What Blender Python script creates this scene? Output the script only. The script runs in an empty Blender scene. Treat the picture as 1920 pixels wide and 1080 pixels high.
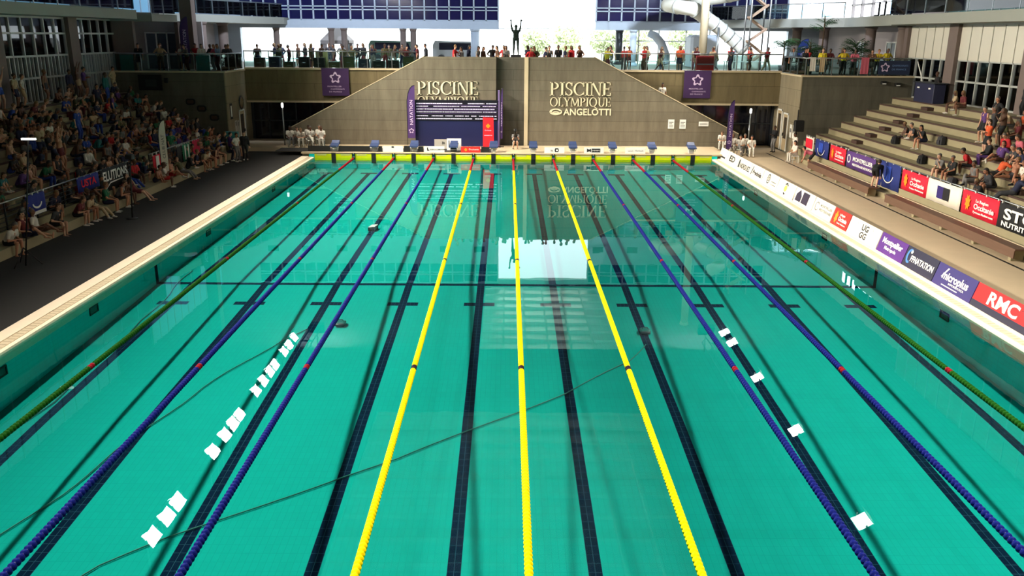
import bpy, bmesh, math, random
from mathutils import Vector, Matrix, Quaternion
random.seed(11)
SC = bpy.context.scene
COL = SC.collection
PI = math.pi

# ------------------------------------------------------------------ camera
cam_d = bpy.data.cameras.new('camera'); cam = bpy.data.objects.new('camera', cam_d); COL.objects.link(cam)
TH, YAW, ROLL, FPX = .2889, .0058, .0072, 1593.4
fw = Vector((math.sin(YAW)*math.cos(TH), math.cos(YAW)*math.cos(TH), -math.sin(TH)))
rt = Vector((math.cos(YAW), -math.sin(YAW), 0)); up = rt.cross(fw)
r2 = rt*math.cos(ROLL)+up*math.sin(ROLL); u2 = -rt*math.sin(ROLL)+up*math.cos(ROLL)
cam.matrix_world = Matrix(((r2.x, u2.x, -fw.x, -.335), (r2.y, u2.y, -fw.y, -3.4454), (r2.z, u2.z, -fw.z, 7.4452), (0, 0, 0, 1)))
cam_d.sensor_width = 36.0; cam_d.lens = FPX*36/1920; cam_d.clip_end = 400
SC.camera = cam

# ------------------------------------------------------------------ exposure and render look
SC.view_settings.view_transform = 'Standard'; SC.view_settings.look = 'None'
SC.view_settings.gamma = 1.0; SC.view_settings.use_curve_mapping = False
SC.view_settings.exposure = 0.0
cy = SC.cycles
cy.max_bounces = 5; cy.diffuse_bounces = 3; cy.glossy_bounces = 3; cy.transmission_bounces = 3; cy.transparent_max_bounces = 12
cy.caustics_reflective = False; cy.caustics_refractive = False
cy.use_denoising = True
cy.sample_clamp_indirect = 3.0

# ------------------------------------------------------------------ sky and sun (outside the hall)
world = bpy.data.worlds.new('sky'); SC.world = world; world.use_nodes = True
bg = world.node_tree.nodes['Background']; bg.inputs[0].default_value = (.86, .95, 1.0, 1); bg.inputs[1].default_value = 4.2
sun_d = bpy.data.lights.new('sun', 'SUN'); sun_d.energy = 8; sun_d.angle = .01
sun = bpy.data.objects.new('sun', sun_d); COL.objects.link(sun); sun.rotation_euler = (math.radians(38), 0, math.radians(-20))

LAMP_GAIN = 1.0      # strength of the floodlights, tuned here

# ------------------------------------------------------------------ materials
def lin(c):
    return tuple(((v/255)/12.92 if v/255 <= .04045 else ((v/255+.055)/1.055)**2.4) for v in c)
MATS = {}
def M(name, rgb, rough=.6, var=.12, scale=6.0, metal=0.0, spec=.4, stretch=None):
    """paint / cloth / concrete like surface: one colour, slightly mottled by noise"""
    if name in MATS: return MATS[name]
    m = bpy.data.materials.new(name); m.use_nodes = True; nt = m.node_tree; p = nt.nodes['Principled BSDF']
    c = lin(rgb)
    tc = nt.nodes.new('ShaderNodeTexCoord'); nz = nt.nodes.new('ShaderNodeTexNoise'); mx = nt.nodes.new('ShaderNodeMix'); mx.data_type = 'RGBA'
    nz.inputs['Scale'].default_value = scale; nz.inputs['Detail'].default_value = 3
    if stretch:
        mp = nt.nodes.new('ShaderNodeMapping'); mp.inputs['Scale'].default_value = stretch
        nt.links.new(tc.outputs['Object'], mp.inputs[0]); nt.links.new(mp.outputs[0], nz.inputs[0])
    else: nt.links.new(tc.outputs['Object'], nz.inputs[0])
    mx.inputs[6].default_value = (*[v*(1-var) for v in c], 1); mx.inputs[7].default_value = (*[min(1, v*(1+var)) for v in c], 1)
    nt.links.new(nz.outputs[0], mx.inputs[0]); nt.links.new(mx.outputs[2], p.inputs['Base Color'])
    p.inputs['Roughness'].default_value = rough; p.inputs['Metallic'].default_value = metal; p.inputs['Specular IOR Level'].default_value = spec
    MATS[name] = m; return m
def MO(name, rough=.8):
    """cloth, skin or hair that takes its colour from the object it is on"""
    m = bpy.data.materials.new(name); m.use_nodes = True; nt = m.node_tree; p = nt.nodes['Principled BSDF']
    oi = nt.nodes.new('ShaderNodeObjectInfo'); tc = nt.nodes.new('ShaderNodeTexCoord'); nz = nt.nodes.new('ShaderNodeTexNoise'); nz.inputs['Scale'].default_value = 9
    hs = nt.nodes.new('ShaderNodeHueSaturation'); mr = nt.nodes.new('ShaderNodeMapRange'); mr.inputs[3].default_value = .8; mr.inputs[4].default_value = 1.2
    nt.links.new(tc.outputs['Object'], nz.inputs[0]); nt.links.new(nz.outputs[0], mr.inputs[0]); nt.links.new(mr.outputs[0], hs.inputs['Value'])
    nt.links.new(oi.outputs['Color'], hs.inputs['Color']); nt.links.new(hs.outputs[0], p.inputs['Base Color']); p.inputs['Roughness'].default_value = rough
    MATS[name] = m; return m
def ME(name, rgb, strength):
    m = bpy.data.materials.new(name); m.use_nodes = True; nt = m.node_tree; p = nt.nodes['Principled BSDF']
    p.inputs['Base Color'].default_value = (*rgb, 1); p.inputs['Emission Color'].default_value = (*rgb, 1); p.inputs['Emission Strength'].default_value = strength
    MATS[name] = m; return m
def mglass(name, tint, gloss=.12, rough=.02, ior=1.45):
    """thin clear pane: see-through with a Fresnel reflection"""
    m = bpy.data.materials.new(name); m.use_nodes = True; nt = m.node_tree; nt.nodes.remove(nt.nodes['Principled BSDF'])
    o = nt.nodes['Material Output']; t = nt.nodes.new('ShaderNodeBsdfTransparent'); g = nt.nodes.new('ShaderNodeBsdfGlossy'); f = nt.nodes.new('ShaderNodeFresnel'); mx = nt.nodes.new('ShaderNodeMixShader')
    t.inputs[0].default_value = (*tint, 1); g.inputs['Roughness'].default_value = rough; f.inputs[0].default_value = ior
    nt.links.new(f.outputs[0], mx.inputs[0]); nt.links.new(t.outputs[0], mx.inputs[1]); nt.links.new(g.outputs[0], mx.inputs[2]); nt.links.new(mx.outputs[0], o.inputs[0])
    MATS[name] = m; return m

def concrete(name, rgb, panel=(2.4, .62), lines=.55, lw=.012, axis='XZ'):
    """board-marked concrete: mottled, vertical grain, thin dark horizontal joints"""
    m = bpy.data.materials.new(name); m.use_nodes = True; nt = m.node_tree; p = nt.nodes['Principled BSDF']; L = nt.links
    c = lin(rgb)
    tc = nt.nodes.new('ShaderNodeTexCoord'); sep = nt.nodes.new('ShaderNodeSeparateXYZ'); cmb = nt.nodes.new('ShaderNodeCombineXYZ')
    L.new(tc.outputs['Object'], sep.inputs[0])
    L.new(sep.outputs['X' if axis[0] == 'X' else 'Y'], cmb.inputs[0]); L.new(sep.outputs['Z' if axis[1] == 'Z' else 'Y'], cmb.inputs[1])
    br = nt.nodes.new('ShaderNodeTexBrick'); br.inputs['Scale'].default_value = 1; br.inputs['Brick Width'].default_value = panel[0]; br.inputs['Row Height'].default_value = panel[1]
    br.inputs['Mortar Size'].default_value = lw; br.inputs['Color1'].default_value = (.93, .93, .93, 1); br.inputs['Color2'].default_value = (1.06, 1.05, 1.03, 1); br.inputs['Mortar'].default_value = (lines, lines, lines, 1)
    br.offset = 0.37; L.new(cmb.outputs[0], br.inputs['Vector'])
    mp = nt.nodes.new('ShaderNodeMapping'); mp.inputs['Scale'].default_value = (2.2, .35, 1); L.new(cmb.outputs[0], mp.inputs[0])
    nz = nt.nodes.new('ShaderNodeTexNoise'); nz.inputs['Scale'].default_value = 1.0; nz.inputs['Detail'].default_value = 6; nz.inputs['Roughness'].default_value = .65; L.new(mp.outputs[0], nz.inputs[0])
    rp = nt.nodes.new('ShaderNodeMapRange'); rp.inputs[1].default_value = .3; rp.inputs[2].default_value = .7; rp.inputs[3].default_value = .78; rp.inputs[4].default_value = 1.18; L.new(nz.outputs[0], rp.inputs[0])
    m1 = nt.nodes.new('ShaderNodeMix'); m1.data_type = 'RGBA'; m1.blend_type = 'MULTIPLY'; m1.inputs[0].default_value = 1; m1.inputs[6].default_value = (*c, 1); L.new(br.outputs['Color'], m1.inputs[7])
    m2 = nt.nodes.new('ShaderNodeMix'); m2.data_type = 'RGBA'; m2.blend_type = 'MULTIPLY'; m2.inputs[0].default_value = 1; L.new(m1.outputs[2], m2.inputs[6]); L.new(rp.outputs[0], m2.inputs[7])
    L.new(m2.outputs[2], p.inputs['Base Color']); p.inputs['Roughness'].default_value = .75; p.inputs['Specular IOR Level'].default_value = .25
    MATS[name] = m; return m

# ------------------------------------------------------------------ mesh builder
class MB:
    def __init__(s): s.v = []; s.f = []; s.m = []; s.sm = []
    def add(s, verts, faces, mat=0, smooth=False):
        b = len(s.v); s.v += [Vector(v) for v in verts]
        for f in faces: s.f.append([i+b for i in f]); s.m.append(mat); s.sm.append(smooth)
        return s
    def box(s, x0, x1, y0, y1, z0, z1, mat=0):
        return s.add([(x0,y0,z0),(x1,y0,z0),(x1,y1,z0),(x0,y1,z0),(x0,y0,z1),(x1,y0,z1),(x1,y1,z1),(x0,y1,z1)],
                     [(0,3,2,1),(4,5,6,7),(0,1,5,4),(1,2,6,5),(2,3,7,6),(3,0,4,7)], mat)
    def xbox(s, o, ax, ay, az, mat=0):
        """box from corner o along three edge vectors"""
        o, ax, ay, az = map(Vector, (o, ax, ay, az))
        return s.add([o, o+ax, o+ax+ay, o+ay, o+az, o+ax+az, o+ax+ay+az, o+ay+az],
                     [(0,3,2,1),(4,5,6,7),(0,1,5,4),(1,2,6,5),(2,3,7,6),(3,0,4,7)], mat)
    def bbox(s, x0, x1, y0, y1, z0, z1, b=.02, mat=0):
        """box with its vertical and top edges chamfered"""
        pts = [(x0+b,y0),(x1-b,y0),(x1,y0+b),(x1,y1-b),(x1-b,y1),(x0+b,y1),(x0,y1-b),(x0,y0+b)]
        cx, cyy = (x0+x1)/2, (y0+y1)/2
        def ins(p): return (p[0]+(b if p[0] < cx else -b), p[1]+(b if p[1] < cyy else -b))
        v = [(p[0],p[1],z0) for p in pts]+[(p[0],p[1],z1-b) for p in pts]+[(*ins(p),z1) for p in pts]
        f = [tuple(range(7,-1,-1)), tuple(range(16,24))]
        for k in (0, 8):
            f += [(k+i, k+(i+1)%8, k+8+(i+1)%8, k+8+i) for i in range(8)]
        return s.add(v, f, mat)
    def prism(s, poly, o, ax, ay, az, mat=0):
        """2-D polygon in the plane (o, ax, ay), given the thickness vector az"""
        o, ax, ay, az = map(Vector, (o, ax, ay, az)); n = len(poly)
        a = [o+ax*p[0]+ay*p[1] for p in poly]
        return s.add(a+[q+az for q in a], [tuple(range(n-1,-1,-1)), tuple(range(n, 2*n))]+[(i,(i+1)%n,n+(i+1)%n,n+i) for i in range(n)], mat)
    def tube(s, pts, r, n=8, mat=0, smooth=True, cap=True):
        pts = [Vector(p) for p in pts]; k = len(pts); rr = r if isinstance(r, (list, tuple)) else [r]*k
        rings = []; prev = None
        for i, p in enumerate(pts):
            t = (pts[min(i+1,k-1)]-pts[max(i-1,0)]).normalized()
            if prev is None:
                a = Vector((0,0,1)) if abs(t.z) < .9 else Vector((1,0,0)); u = t.cross(a).normalized()
            else: u = (prev-t*prev.dot(t)).normalized()
            prev = u; w = t.cross(u)
            rings.append([p+(u*math.cos(2*PI*j/n)+w*math.sin(2*PI*j/n))*rr[i] for j in range(n)])
        v = [q for g in rings for q in g]
        f = [(i*n+j, i*n+(j+1)%n, (i+1)*n+(j+1)%n, (i+1)*n+j) for i in range(k-1) for j in range(n)]
        if cap: f += [tuple(range(n-1,-1,-1)), tuple(range((k-1)*n, k*n))]
        return s.add(v, f, mat, smooth)
    def lathe(s, prof, o, n=16, mat=0, axis='Z', smooth=True):
        o = Vector(o); v = []; k = len(prof)
        for r, h in prof:
            for j in range(n):
                a = 2*PI*j/n; c, q = r*math.cos(a), r*math.sin(a)
                v.append(o+(Vector((c,q,h)) if axis == 'Z' else Vector((c,h,q)) if axis == 'Y' else Vector((h,c,q))))
        f = [(i*n+j, i*n+(j+1)%n, (i+1)*n+(j+1)%n, (i+1)*n+j) for i in range(k-1) for j in range(n)]
        f += [tuple(range(n-1,-1,-1)), tuple(range((k-1)*n, k*n))]
        return s.add(v, f, mat, smooth)
    def ball(s, c, r, n=12, k=8, mat=0):
        c = Vector(c); r = Vector((r,r,r)) if not isinstance(r, (tuple, Vector)) else Vector(r)
        v = [c+Vector((0,0,r.z))]
        for i in range(1, k):
            t = PI*i/k
            v += [c+Vector((r.x*math.sin(t)*math.cos(2*PI*j/n), r.y*math.sin(t)*math.sin(2*PI*j/n), r.z*math.cos(t))) for j in range(n)]
        v.append(c-Vector((0,0,r.z))); e = len(v)-1
        f = [(0, 1+j, 1+(j+1)%n) for j in range(n)]
        for i in range(k-2): f += [(1+i*n+j, 1+(i+1)*n+j, 1+(i+1)*n+(j+1)%n, 1+i*n+(j+1)%n) for j in range(n)]
        b = 1+(k-2)*n; f += [(e, b+(j+1)%n, b+j) for j in range(n)]
        return s.add(v, f, mat, True)
    def text(s, txt, o, ax, ay, size, mat=0, bold=0.0, align='LEFT', width=None, lift=.004):
        """lettering lying on the plane (o, ax, ay); width squeezes it to that length"""
        V, F, w = glyphs(txt, bold)
        o, ax, ay = Vector(o), Vector(ax).normalized(), Vector(ay).normalized(); nz = ax.cross(ay)
        sx = size if width is None else width/max(w, .01)
        off = {'LEFT':0, 'CENTER':-w*sx/2, 'RIGHT':-w*sx}[align]
        return s.add([o+ax*(x*sx+off)+ay*(y*size)+nz*lift for x, y in V], F, mat)
    def mesh(s, name, mats, origin=None):
        me = bpy.data.meshes.new(name); o = Vector(origin or (0,0,0))
        me.from_pydata([tuple(v-o) for v in s.v], [], s.f)
        for m in (mats if isinstance(mats, (list, tuple)) else [mats]): me.materials.append(m)
        me.polygons.foreach_set('material_index', s.m); me.polygons.foreach_set('use_smooth', s.sm)
        me.update(); return me
    def build(s, name, mats, parent=None, loc=None):
        o = wloc(parent) if parent is not None else Vector(loc if loc is not None else s.base())
        ob = bpy.data.objects.new(name, s.mesh(name, mats, o)); COL.objects.link(ob)
        if parent is None: ob.location = o
        else: ob.parent = parent
        WL[ob.name] = o
        return ob
    def base(s):
        xs = [v.x for v in s.v]; ys = [v.y for v in s.v]; zs = [v.z for v in s.v]
        return ((min(xs)+max(xs))/2, (min(ys)+max(ys))/2, min(zs))
WL = {}
def wloc(o): return WL[o.name]
GL = {}
def glyphs(txt, bold):
    if (txt, bold) not in GL:
        c = bpy.data.curves.new('lettering', 'FONT'); c.body = txt; c.size = 1; c.offset = bold; c.resolution_u = 3
        ob = bpy.data.objects.new('lettering', c); COL.objects.link(ob)
        me = bpy.data.meshes.new_from_object(ob.evaluated_get(bpy.context.evaluated_depsgraph_get()))
        V = [(v.co.x, v.co.y) for v in me.vertices]; F = [tuple(p.vertices) for p in me.polygons]
        x0 = min(v[0] for v in V); V = [(v[0]-x0, v[1]) for v in V]
        GL[(txt, bold)] = (V, F, max(v[0] for v in V))
        bpy.data.objects.remove(ob); bpy.data.meshes.remove(me); bpy.data.curves.remove(c)
    return GL[(txt, bold)]
LABELS = {}
def tag(o, label, cat, group=None):
    o['label'] = label; o['category'] = cat
    if group: o['group'] = group
    return o
def thing(name, loc, label, cat, group=None):
    o = bpy.data.objects.new(name, None); o.empty_display_size = .1; COL.objects.link(o); o.location = loc; WL[o.name] = Vector(loc)
    return tag(o, label, cat, group)
def struct(o):
    o['kind'] = 'structure'; p = o.name.split('.')[0].split('_'); sides = ('left', 'right', 'far', 'near', 'upper')
    if p[0] in ('wall', 'floor', 'ceiling') and any(w not in sides for w in p[1:]):      # block_wall_left, stand_floor_right
        w = WL[o.name]; o.name = '_'.join([q for q in p[1:] if q not in sides]+[p[0]]+[q for q in p[1:] if q in sides]); WL[o.name] = w
    return o
def part_label(o, t): o['label'] = t; return o
def copy_tree(o, parent=None):
    c = o.copy(); COL.objects.link(c); c.parent = parent; WL[c.name] = WL.get(o.name, Vector())
    for ch in list(o.children): copy_tree(ch, c)
    return c
ORD = 'first second third fourth fifth sixth seventh eighth ninth tenth eleventh twelfth thirteenth fourteenth fifteenth sixteenth seventeenth eighteenth nineteenth twentieth'.split()
ORD += ['twenty-'+w for w in ORD[:9]]+['thirtieth']+['thirty-'+w for w in ORD[:9]]+['fortieth']
NUM = 'one two three four five six seven eight nine ten eleven twelve'.split()
# ================================================================== shared materials
M('cream_tile', (248, 230, 204), .45, .06, 3)
M('platform_tile', (192, 172, 142), .5, .08, 3)
M('tan_deck', (194, 174, 144), .55, .10, 1.2)
M('black_mat', (34, 32, 31), .9, .15, 12)
M('step_concrete', (146, 136, 106), .8, .12, 1.5)
M('step_edge', (72, 52, 44), .7, .15, 5)
M('white_paint', (226, 226, 220), .5, .05, 4)
M('slab_paint', (148, 150, 142), .7, .06, 1)
M('pale_blue_paint', (178, 190, 204), .5, .05, 2)
M('column_brown', (112, 98, 92), .7, .1, 2)
M('frame_grey', (186, 188, 182), .5, .08, 4, .3)
M('dark_frame', (40, 44, 48), .5, .1, 4)
M('steel', (150, 154, 156), .3, .05, 8, .9)
M('dark_steel', (48, 50, 54), .4, .1, 8, .6)
M('ceiling_paint', (84, 84, 82), .9, .05, 1)
M('room_wall', (168, 160, 160), .8, .06, 1)
M('terrace_tile', (150, 142, 128), .6, .08, 2)
M('black', (14, 14, 15), .6, .1, 6)
M('white', (238, 236, 228), .5, .03, 5)
M('ink', (20, 20, 26), .6, .05, 5)
concrete('concrete_far', (106, 99, 84), (40, .66))
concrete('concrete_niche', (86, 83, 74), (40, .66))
concrete('concrete_recess', (112, 101, 74), (6.8, 1.05))
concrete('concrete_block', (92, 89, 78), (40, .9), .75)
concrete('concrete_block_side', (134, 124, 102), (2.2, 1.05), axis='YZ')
mglass('rail_glass', (.70, .86, .84))
mglass('clear_glass', (.80, .84, .88))
mglass('frosted_glass', (.46, .48, .56), rough=.3); mglass('added_roof_light', (.07, .073, .073), rough=.4); mglass('roof_light_clear', (.22, .26, .26), rough=.4)
mglass('gallery_glass', (.72, .86, .91))
M('dark_pane', (22, 24, 34), .08, .2, 1, 0, .6)
M('navy_pane', (26, 24, 70), .12, .25, .6, 0, .6)
M('blind', (206, 200, 184), .35, .05, 1)

def mathn(nt, op, a, b=None, c=None):
    n = nt.nodes.new('ShaderNodeMath'); n.operation = op
    for i, v in enumerate((a, b, c)):
        if v is None: continue
        if isinstance(v, (int, float)): n.inputs[i].default_value = v
        else: nt.links.new(v, n.inputs[i])
    return n.outputs[0]

def pool_tiles(name, floor):
    m = bpy.data.materials.new(name); m.use_nodes = True; nt = m.node_tree; p = nt.nodes['Principled BSDF']; L = nt.links
    tc = nt.nodes.new('ShaderNodeTexCoord'); sp = nt.nodes.new('ShaderNodeSeparateXYZ'); L.new(tc.outputs['Object'], sp.inputs[0])
    X, Y, Z = sp.outputs
    cb = nt.nodes.new('ShaderNodeCombineXYZ')
    L.new(Y, cb.inputs[0]); L.new(X if floor else Z, cb.inputs[1])
    br = nt.nodes.new('ShaderNodeTexBrick'); br.offset = 0; br.inputs['Scale'].default_value = 1
    br.inputs['Brick Width'].default_value = .25; br.inputs['Row Height'].default_value = .125; br.inputs['Mortar Size'].default_value = .0055; br.inputs['Mortar Smooth'].default_value = .3
    for nm_, c_ in (('Color1', POOL_A), ('Color2', POOL_B), ('Mortar', POOL_G)): br.inputs[nm_].default_value = (*(c_ if floor else (.012, c_[1]*3.3, c_[2]*3.75)), 1)  # wall tile brightened to stand in for light scattered under water
    L.new(cb.outputs[0], br.inputs['Vector'])
    dk = nt.nodes.new('ShaderNodeTexBrick'); dk.offset = 0; dk.inputs['Scale'].default_value = 1
    dk.inputs['Brick Width'].default_value = .25; dk.inputs['Row Height'].default_value = .125; dk.inputs['Mortar Size'].default_value = .0055
    dk.inputs['Color1'].default_value = (.002, .008, .020, 1); dk.inputs['Color2'].default_value = (.0025, .010, .025, 1); dk.inputs['Mortar'].default_value = (.016, .05, .08, 1)
    L.new(cb.outputs[0], dk.inputs['Vector'])
    mid = mathn(nt, 'LESS_THAN', mathn(nt, 'ABSOLUTE', mathn(nt, 'SUBTRACT', Y, 25.0)), .12)
    if floor:
        u = mathn(nt, 'MULTIPLY', mathn(nt, 'ABSOLUTE', mathn(nt, 'SUBTRACT', mathn(nt, 'FRACT', mathn(nt, 'DIVIDE', mathn(nt, 'ADD', X, 12.5), 2.5)), .5)), 2.5)
        line = mathn(nt, 'MULTIPLY', mathn(nt, 'LESS_THAN', u, .125), mathn(nt, 'LESS_THAN', Y, 48.0))
        cr = mathn(nt, 'LESS_THAN', u, .5)
        t1 = mathn(nt, 'MULTIPLY', cr, mathn(nt, 'LESS_THAN', mathn(nt, 'ABSOLUTE', mathn(nt, 'SUBTRACT', Y, 47.9)), .20))
        t2 = mathn(nt, 'MULTIPLY', cr, mathn(nt, 'LESS_THAN', mathn(nt, 'ABSOLUTE', mathn(nt, 'SUBTRACT', Y, 23.05)), .15))
        mask = mathn(nt, 'MAXIMUM', mathn(nt, 'MAXIMUM', line, mid), mathn(nt, 'MAXIMUM', t1, t2))
    else: mask = mid
    mx = nt.nodes.new('ShaderNodeMix'); mx.data_type = 'RGBA'; L.new(mask, mx.inputs[0]); L.new(br.outputs['Color'], mx.inputs[6]); L.new(dk.outputs['Color'], mx.inputs[7])
    L.new(mx.outputs[2], p.inputs['Base Color']); p.inputs['Roughness'].default_value = .8; p.inputs['Specular IOR Level'].default_value = 0
    MATS[name] = m; return m
POOL_A, POOL_B, POOL_G = (.004, .235, .205), (.0042, .245, .214), (.0038, .205, .180)
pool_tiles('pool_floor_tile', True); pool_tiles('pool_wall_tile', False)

def water():
    m = bpy.data.materials.new('water'); m.use_nodes = True; nt = m.node_tree; nt.nodes.remove(nt.nodes['Principled BSDF']); L = nt.links
    o = nt.nodes['Material Output']; t = nt.nodes.new('ShaderNodeBsdfTransparent'); g = nt.nodes.new('ShaderNodeBsdfGlossy'); f = nt.nodes.new('ShaderNodeFresnel'); mx = nt.nodes.new('ShaderNodeMixShader')
    t.inputs[0].default_value = (.86, .985, .965, 1); g.inputs['Roughness'].default_value = .0; g.inputs[0].default_value = (.86, 1, 1, 1); f.inputs[0].default_value = 1.27
    tc = nt.nodes.new('ShaderNodeTexCoord'); mp = nt.nodes.new('ShaderNodeMapping'); mp.inputs['Scale'].default_value = (.8, 1.4, 1)
    nz = nt.nodes.new('ShaderNodeTexNoise'); nz.inputs['Scale'].default_value = 1.0; nz.inputs['Detail'].default_value = 2
    bp = nt.nodes.new('ShaderNodeBump'); bp.inputs['Strength'].default_value = .02; bp.inputs['Distance'].default_value = .03
    L.new(tc.outputs['Object'], mp.inputs[0]); L.new(mp.outputs[0], nz.inputs[0]); L.new(nz.outputs[0], bp.inputs['Height'])
    L.new(bp.outputs[0], g.inputs['Normal']); L.new(bp.outputs[0], f.inputs['Normal'])
    L.new(f.outputs[0], mx.inputs[0]); L.new(t.outputs[0], mx.inputs[1]); L.new(g.outputs[0], mx.inputs[2]); L.new(mx.outputs[0], o.inputs[0])
    MATS['water'] = m
water()

# ================================================================== the pool basin
ZP = [(0, -2.1), (9.4, -1.64), (15, -1.32), (23, -1.0), (25, -.90), (36, -.76), (48, -.62), (50, -.6)]
def pz(y):
    for (a, za), (b, zb) in zip(ZP, ZP[1:]):
        if y <= b: return za+(zb-za)*(y-a)/(b-a)
    return ZP[-1][1]
W = 12.5
ys = [i*.5 for i in range(101)]
mb = MB(); v = []
for y in ys: v += [(-W, y, pz(y)), (W, y, pz(y))]
mb.add(v, [(2*i, 2*i+1, 2*i+3, 2*i+2) for i in range(100)], 0, True)
struct(mb.build('floor_pool', MATS['pool_floor_tile'], loc=(0,0,0)))
for nm, x, dx in (('wall_pool_left', -W, -.3), ('wall_pool_right', W, .3)):
    mb = MB(); v = []
    for y in ys: v += [(x, y, pz(y)-.2), (x, y, .04), (x+dx, y, .04), (x+dx, y, pz(y)-.2)]
    f = []
    for i in range(100):
        for j in range(4): f.append((4*i+j, 4*i+(j+1)%4, 4*i+4+(j+1)%4, 4*i+4+j))
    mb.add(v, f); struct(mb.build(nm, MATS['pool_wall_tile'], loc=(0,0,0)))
for nm, y, dy in (('wall_pool_far', 50, .3), ('wall_pool_near', 0, -.3)):
    mb = MB().box(-W-.3, W+.3, min(y, y+dy), max(y, y+dy), pz(y)-.3, .04 if y == 0 else .3)
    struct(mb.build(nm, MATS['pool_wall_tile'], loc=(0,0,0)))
mb = MB().add([(-W,0,0),(W,0,0),(W,50,0),(-W,50,0)], [(0,1,2,3)])
struct(mb.build('pool_water', MATS['water'], loc=(0,0,0)))

# copings along the two long sides: a raised lip, an overflow grating with slots, an outer band
for nm, s in (('trim_1', -1), ('trim_2', 1)):
    mb = MB(); X = lambda a, b: (min(s*a, s*b), max(s*a, s*b))
    mb.box(*X(12.48, 12.62), 0, 50, -.25, .06, 0)
    mb.box(*X(12.62, 12.86), 0, 50, -.2, .075, 1)
    mb.box(*X(12.86, 13.28), 0, 50.02, -.25, .10, 0)
    for i in range(250): mb.box(*X(12.64, 12.84), i*.2+.02, i*.2+.05, .06, .079, 2)
    struct(mb.build(nm, [MATS['cream_tile'], M('grating_white', (214, 196, 166), .5, .06, 5), M('slot_grey', (172, 154, 126), .7, .05, 4)], loc=(0,0,0)))
mb = MB().box(-13.28, 13.28, -.9, 0, -.25, .1); struct(mb.build('trim_3', MATS['cream_tile'], loc=(0,0,0)))

# decks
struct(MB().box(-17.2, -13.28, -12, 52.2, -.1, .10).build('floor_left', MATS['black_mat'], loc=(0,0,0)))
struct(MB().box(13.28, 18.0, -12, 57.0, -.1, .10).build('floor_right', MATS['tan_deck'], loc=(0,0,0)))
struct(MB().box(-13.28, 13.28, -12, -.9, -.1, .10).build('floor_near', MATS['tan_deck'], loc=(0,0,0)))
struct(MB().box(-18.4, -13.28, 52.2, 57.0, -.1, .36).build('floor_far_left', MATS['tan_deck'], loc=(0,0,0)))
mb = MB().box(-13.28, 13.5, 50.3, 54.0, -.2, .36); mb.box(-13.28, 13.5, 49.98, 50.3, .26, .36)
struct(mb.build('floor_far_platform', MATS['platform_tile'], loc=(0,0,0)))
mb = MB().box(-15.0, -1.3, 50.34, 52.0, .355, .375)
tag(mb.build('rubber_mat', MATS['black_mat']), 'black rubber mat covering the far platform behind the yellow touch pads', 'mat')
mb = MB().box(16.72, 16.82, 14, 53, .10, .106)
for i in range(150): mb.box(16.73, 16.81, 14.02+i*.26, 14.05+i*.26, .106, .109, 1)
tag(mb.build('drain_channel', [MATS['black'], MATS['dark_steel']]), 'long thin black slotted drain running along the tan deck', 'drain')

# ================================================================== the far concrete wall with its niche
def wallpoly(nm, poly, y, t, mat):
    return struct(MB().prism(poly, (0, y, 0), (1,0,0), (0,0,1), (0,t,0)).build(nm, mat, loc=(0, y, 0)))
wallpoly('wall_far_left', [(-15.0,.0),(-1.15,.0),(-1.15,6.08),(-5.85,6.08),(-15.0,1.36)], 54.0, .55, MATS['concrete_far'])
wallpoly('wall_far_right', [(.95,.0),(15.1,.0),(15.1,1.2),(5.3,6.10),(.95,6.10)], 54.0, .55, MATS['concrete_far'])
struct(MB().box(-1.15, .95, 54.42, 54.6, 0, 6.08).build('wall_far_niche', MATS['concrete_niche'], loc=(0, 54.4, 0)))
struct(MB().box(.72, .97, 53.93, 54.42, 0, 6.09).build('trim_4', M('light_concrete', (196, 180, 148), .7, .1, 2), loc=(0, 54, 0)))
mb = MB()   # pale edges running down both slopes
for a, b in (((-5.85,6.08),(-15.0,1.36)), ((5.3,6.10),(15.1,1.2))):
    A = Vector((a[0],53.98,a[1])); B = Vector((b[0],53.98,b[1])); mb.xbox(A, B-A, (0,.59,0), (0,0,.05))
struct(mb.build('trim_5', MATS['light_concrete'], loc=(0, 54, 0)))

# recessed balcony front and the glazed rooms below it
for nm, s in (('left', -1), ('right', 1)):
    X = lambda a, b: (min(s*a, s*b), max(s*a, s*b))
    struct(MB().box(*X(5, 18.3), 56.3, 56.6, 3.0, 5.15).build('wall_balcony_'+nm, MATS['concrete_recess'], loc=(0, 56, 0)))
    mb = MB().box(*X(5, 18.3), 56.22, 56.7, 2.92, 3.04).box(*X(5, 18.3), 56.2, 56.7, 5.12, 5.24)
    struct(mb.build('trim_6' if s < 0 else 'trim_7', MATS['light_concrete'], loc=(0, 56, 0)))
    mb = MB().box(*X(8, 18.7), 57.4, 57.5, -.1, 3.1, 0).box(*X(18.2, 18.7), 57.15, 57.45, -.1, 3.1, 1)
    for x in (9.5, 11.4, 13.3, 15.2, 17.1): mb.box(*X(x, x+.09), 57.3, 57.42, .1, 2.95, 1)
    mb.box(*X(8, 18.3), 57.3, 57.42, 1.55, 1.63, 1)
    struct(mb.build('window_1' if s < 0 else 'window_2', [MATS['dark_pane'], MATS['dark_frame']], loc=(0, 57, 0)))

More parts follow.
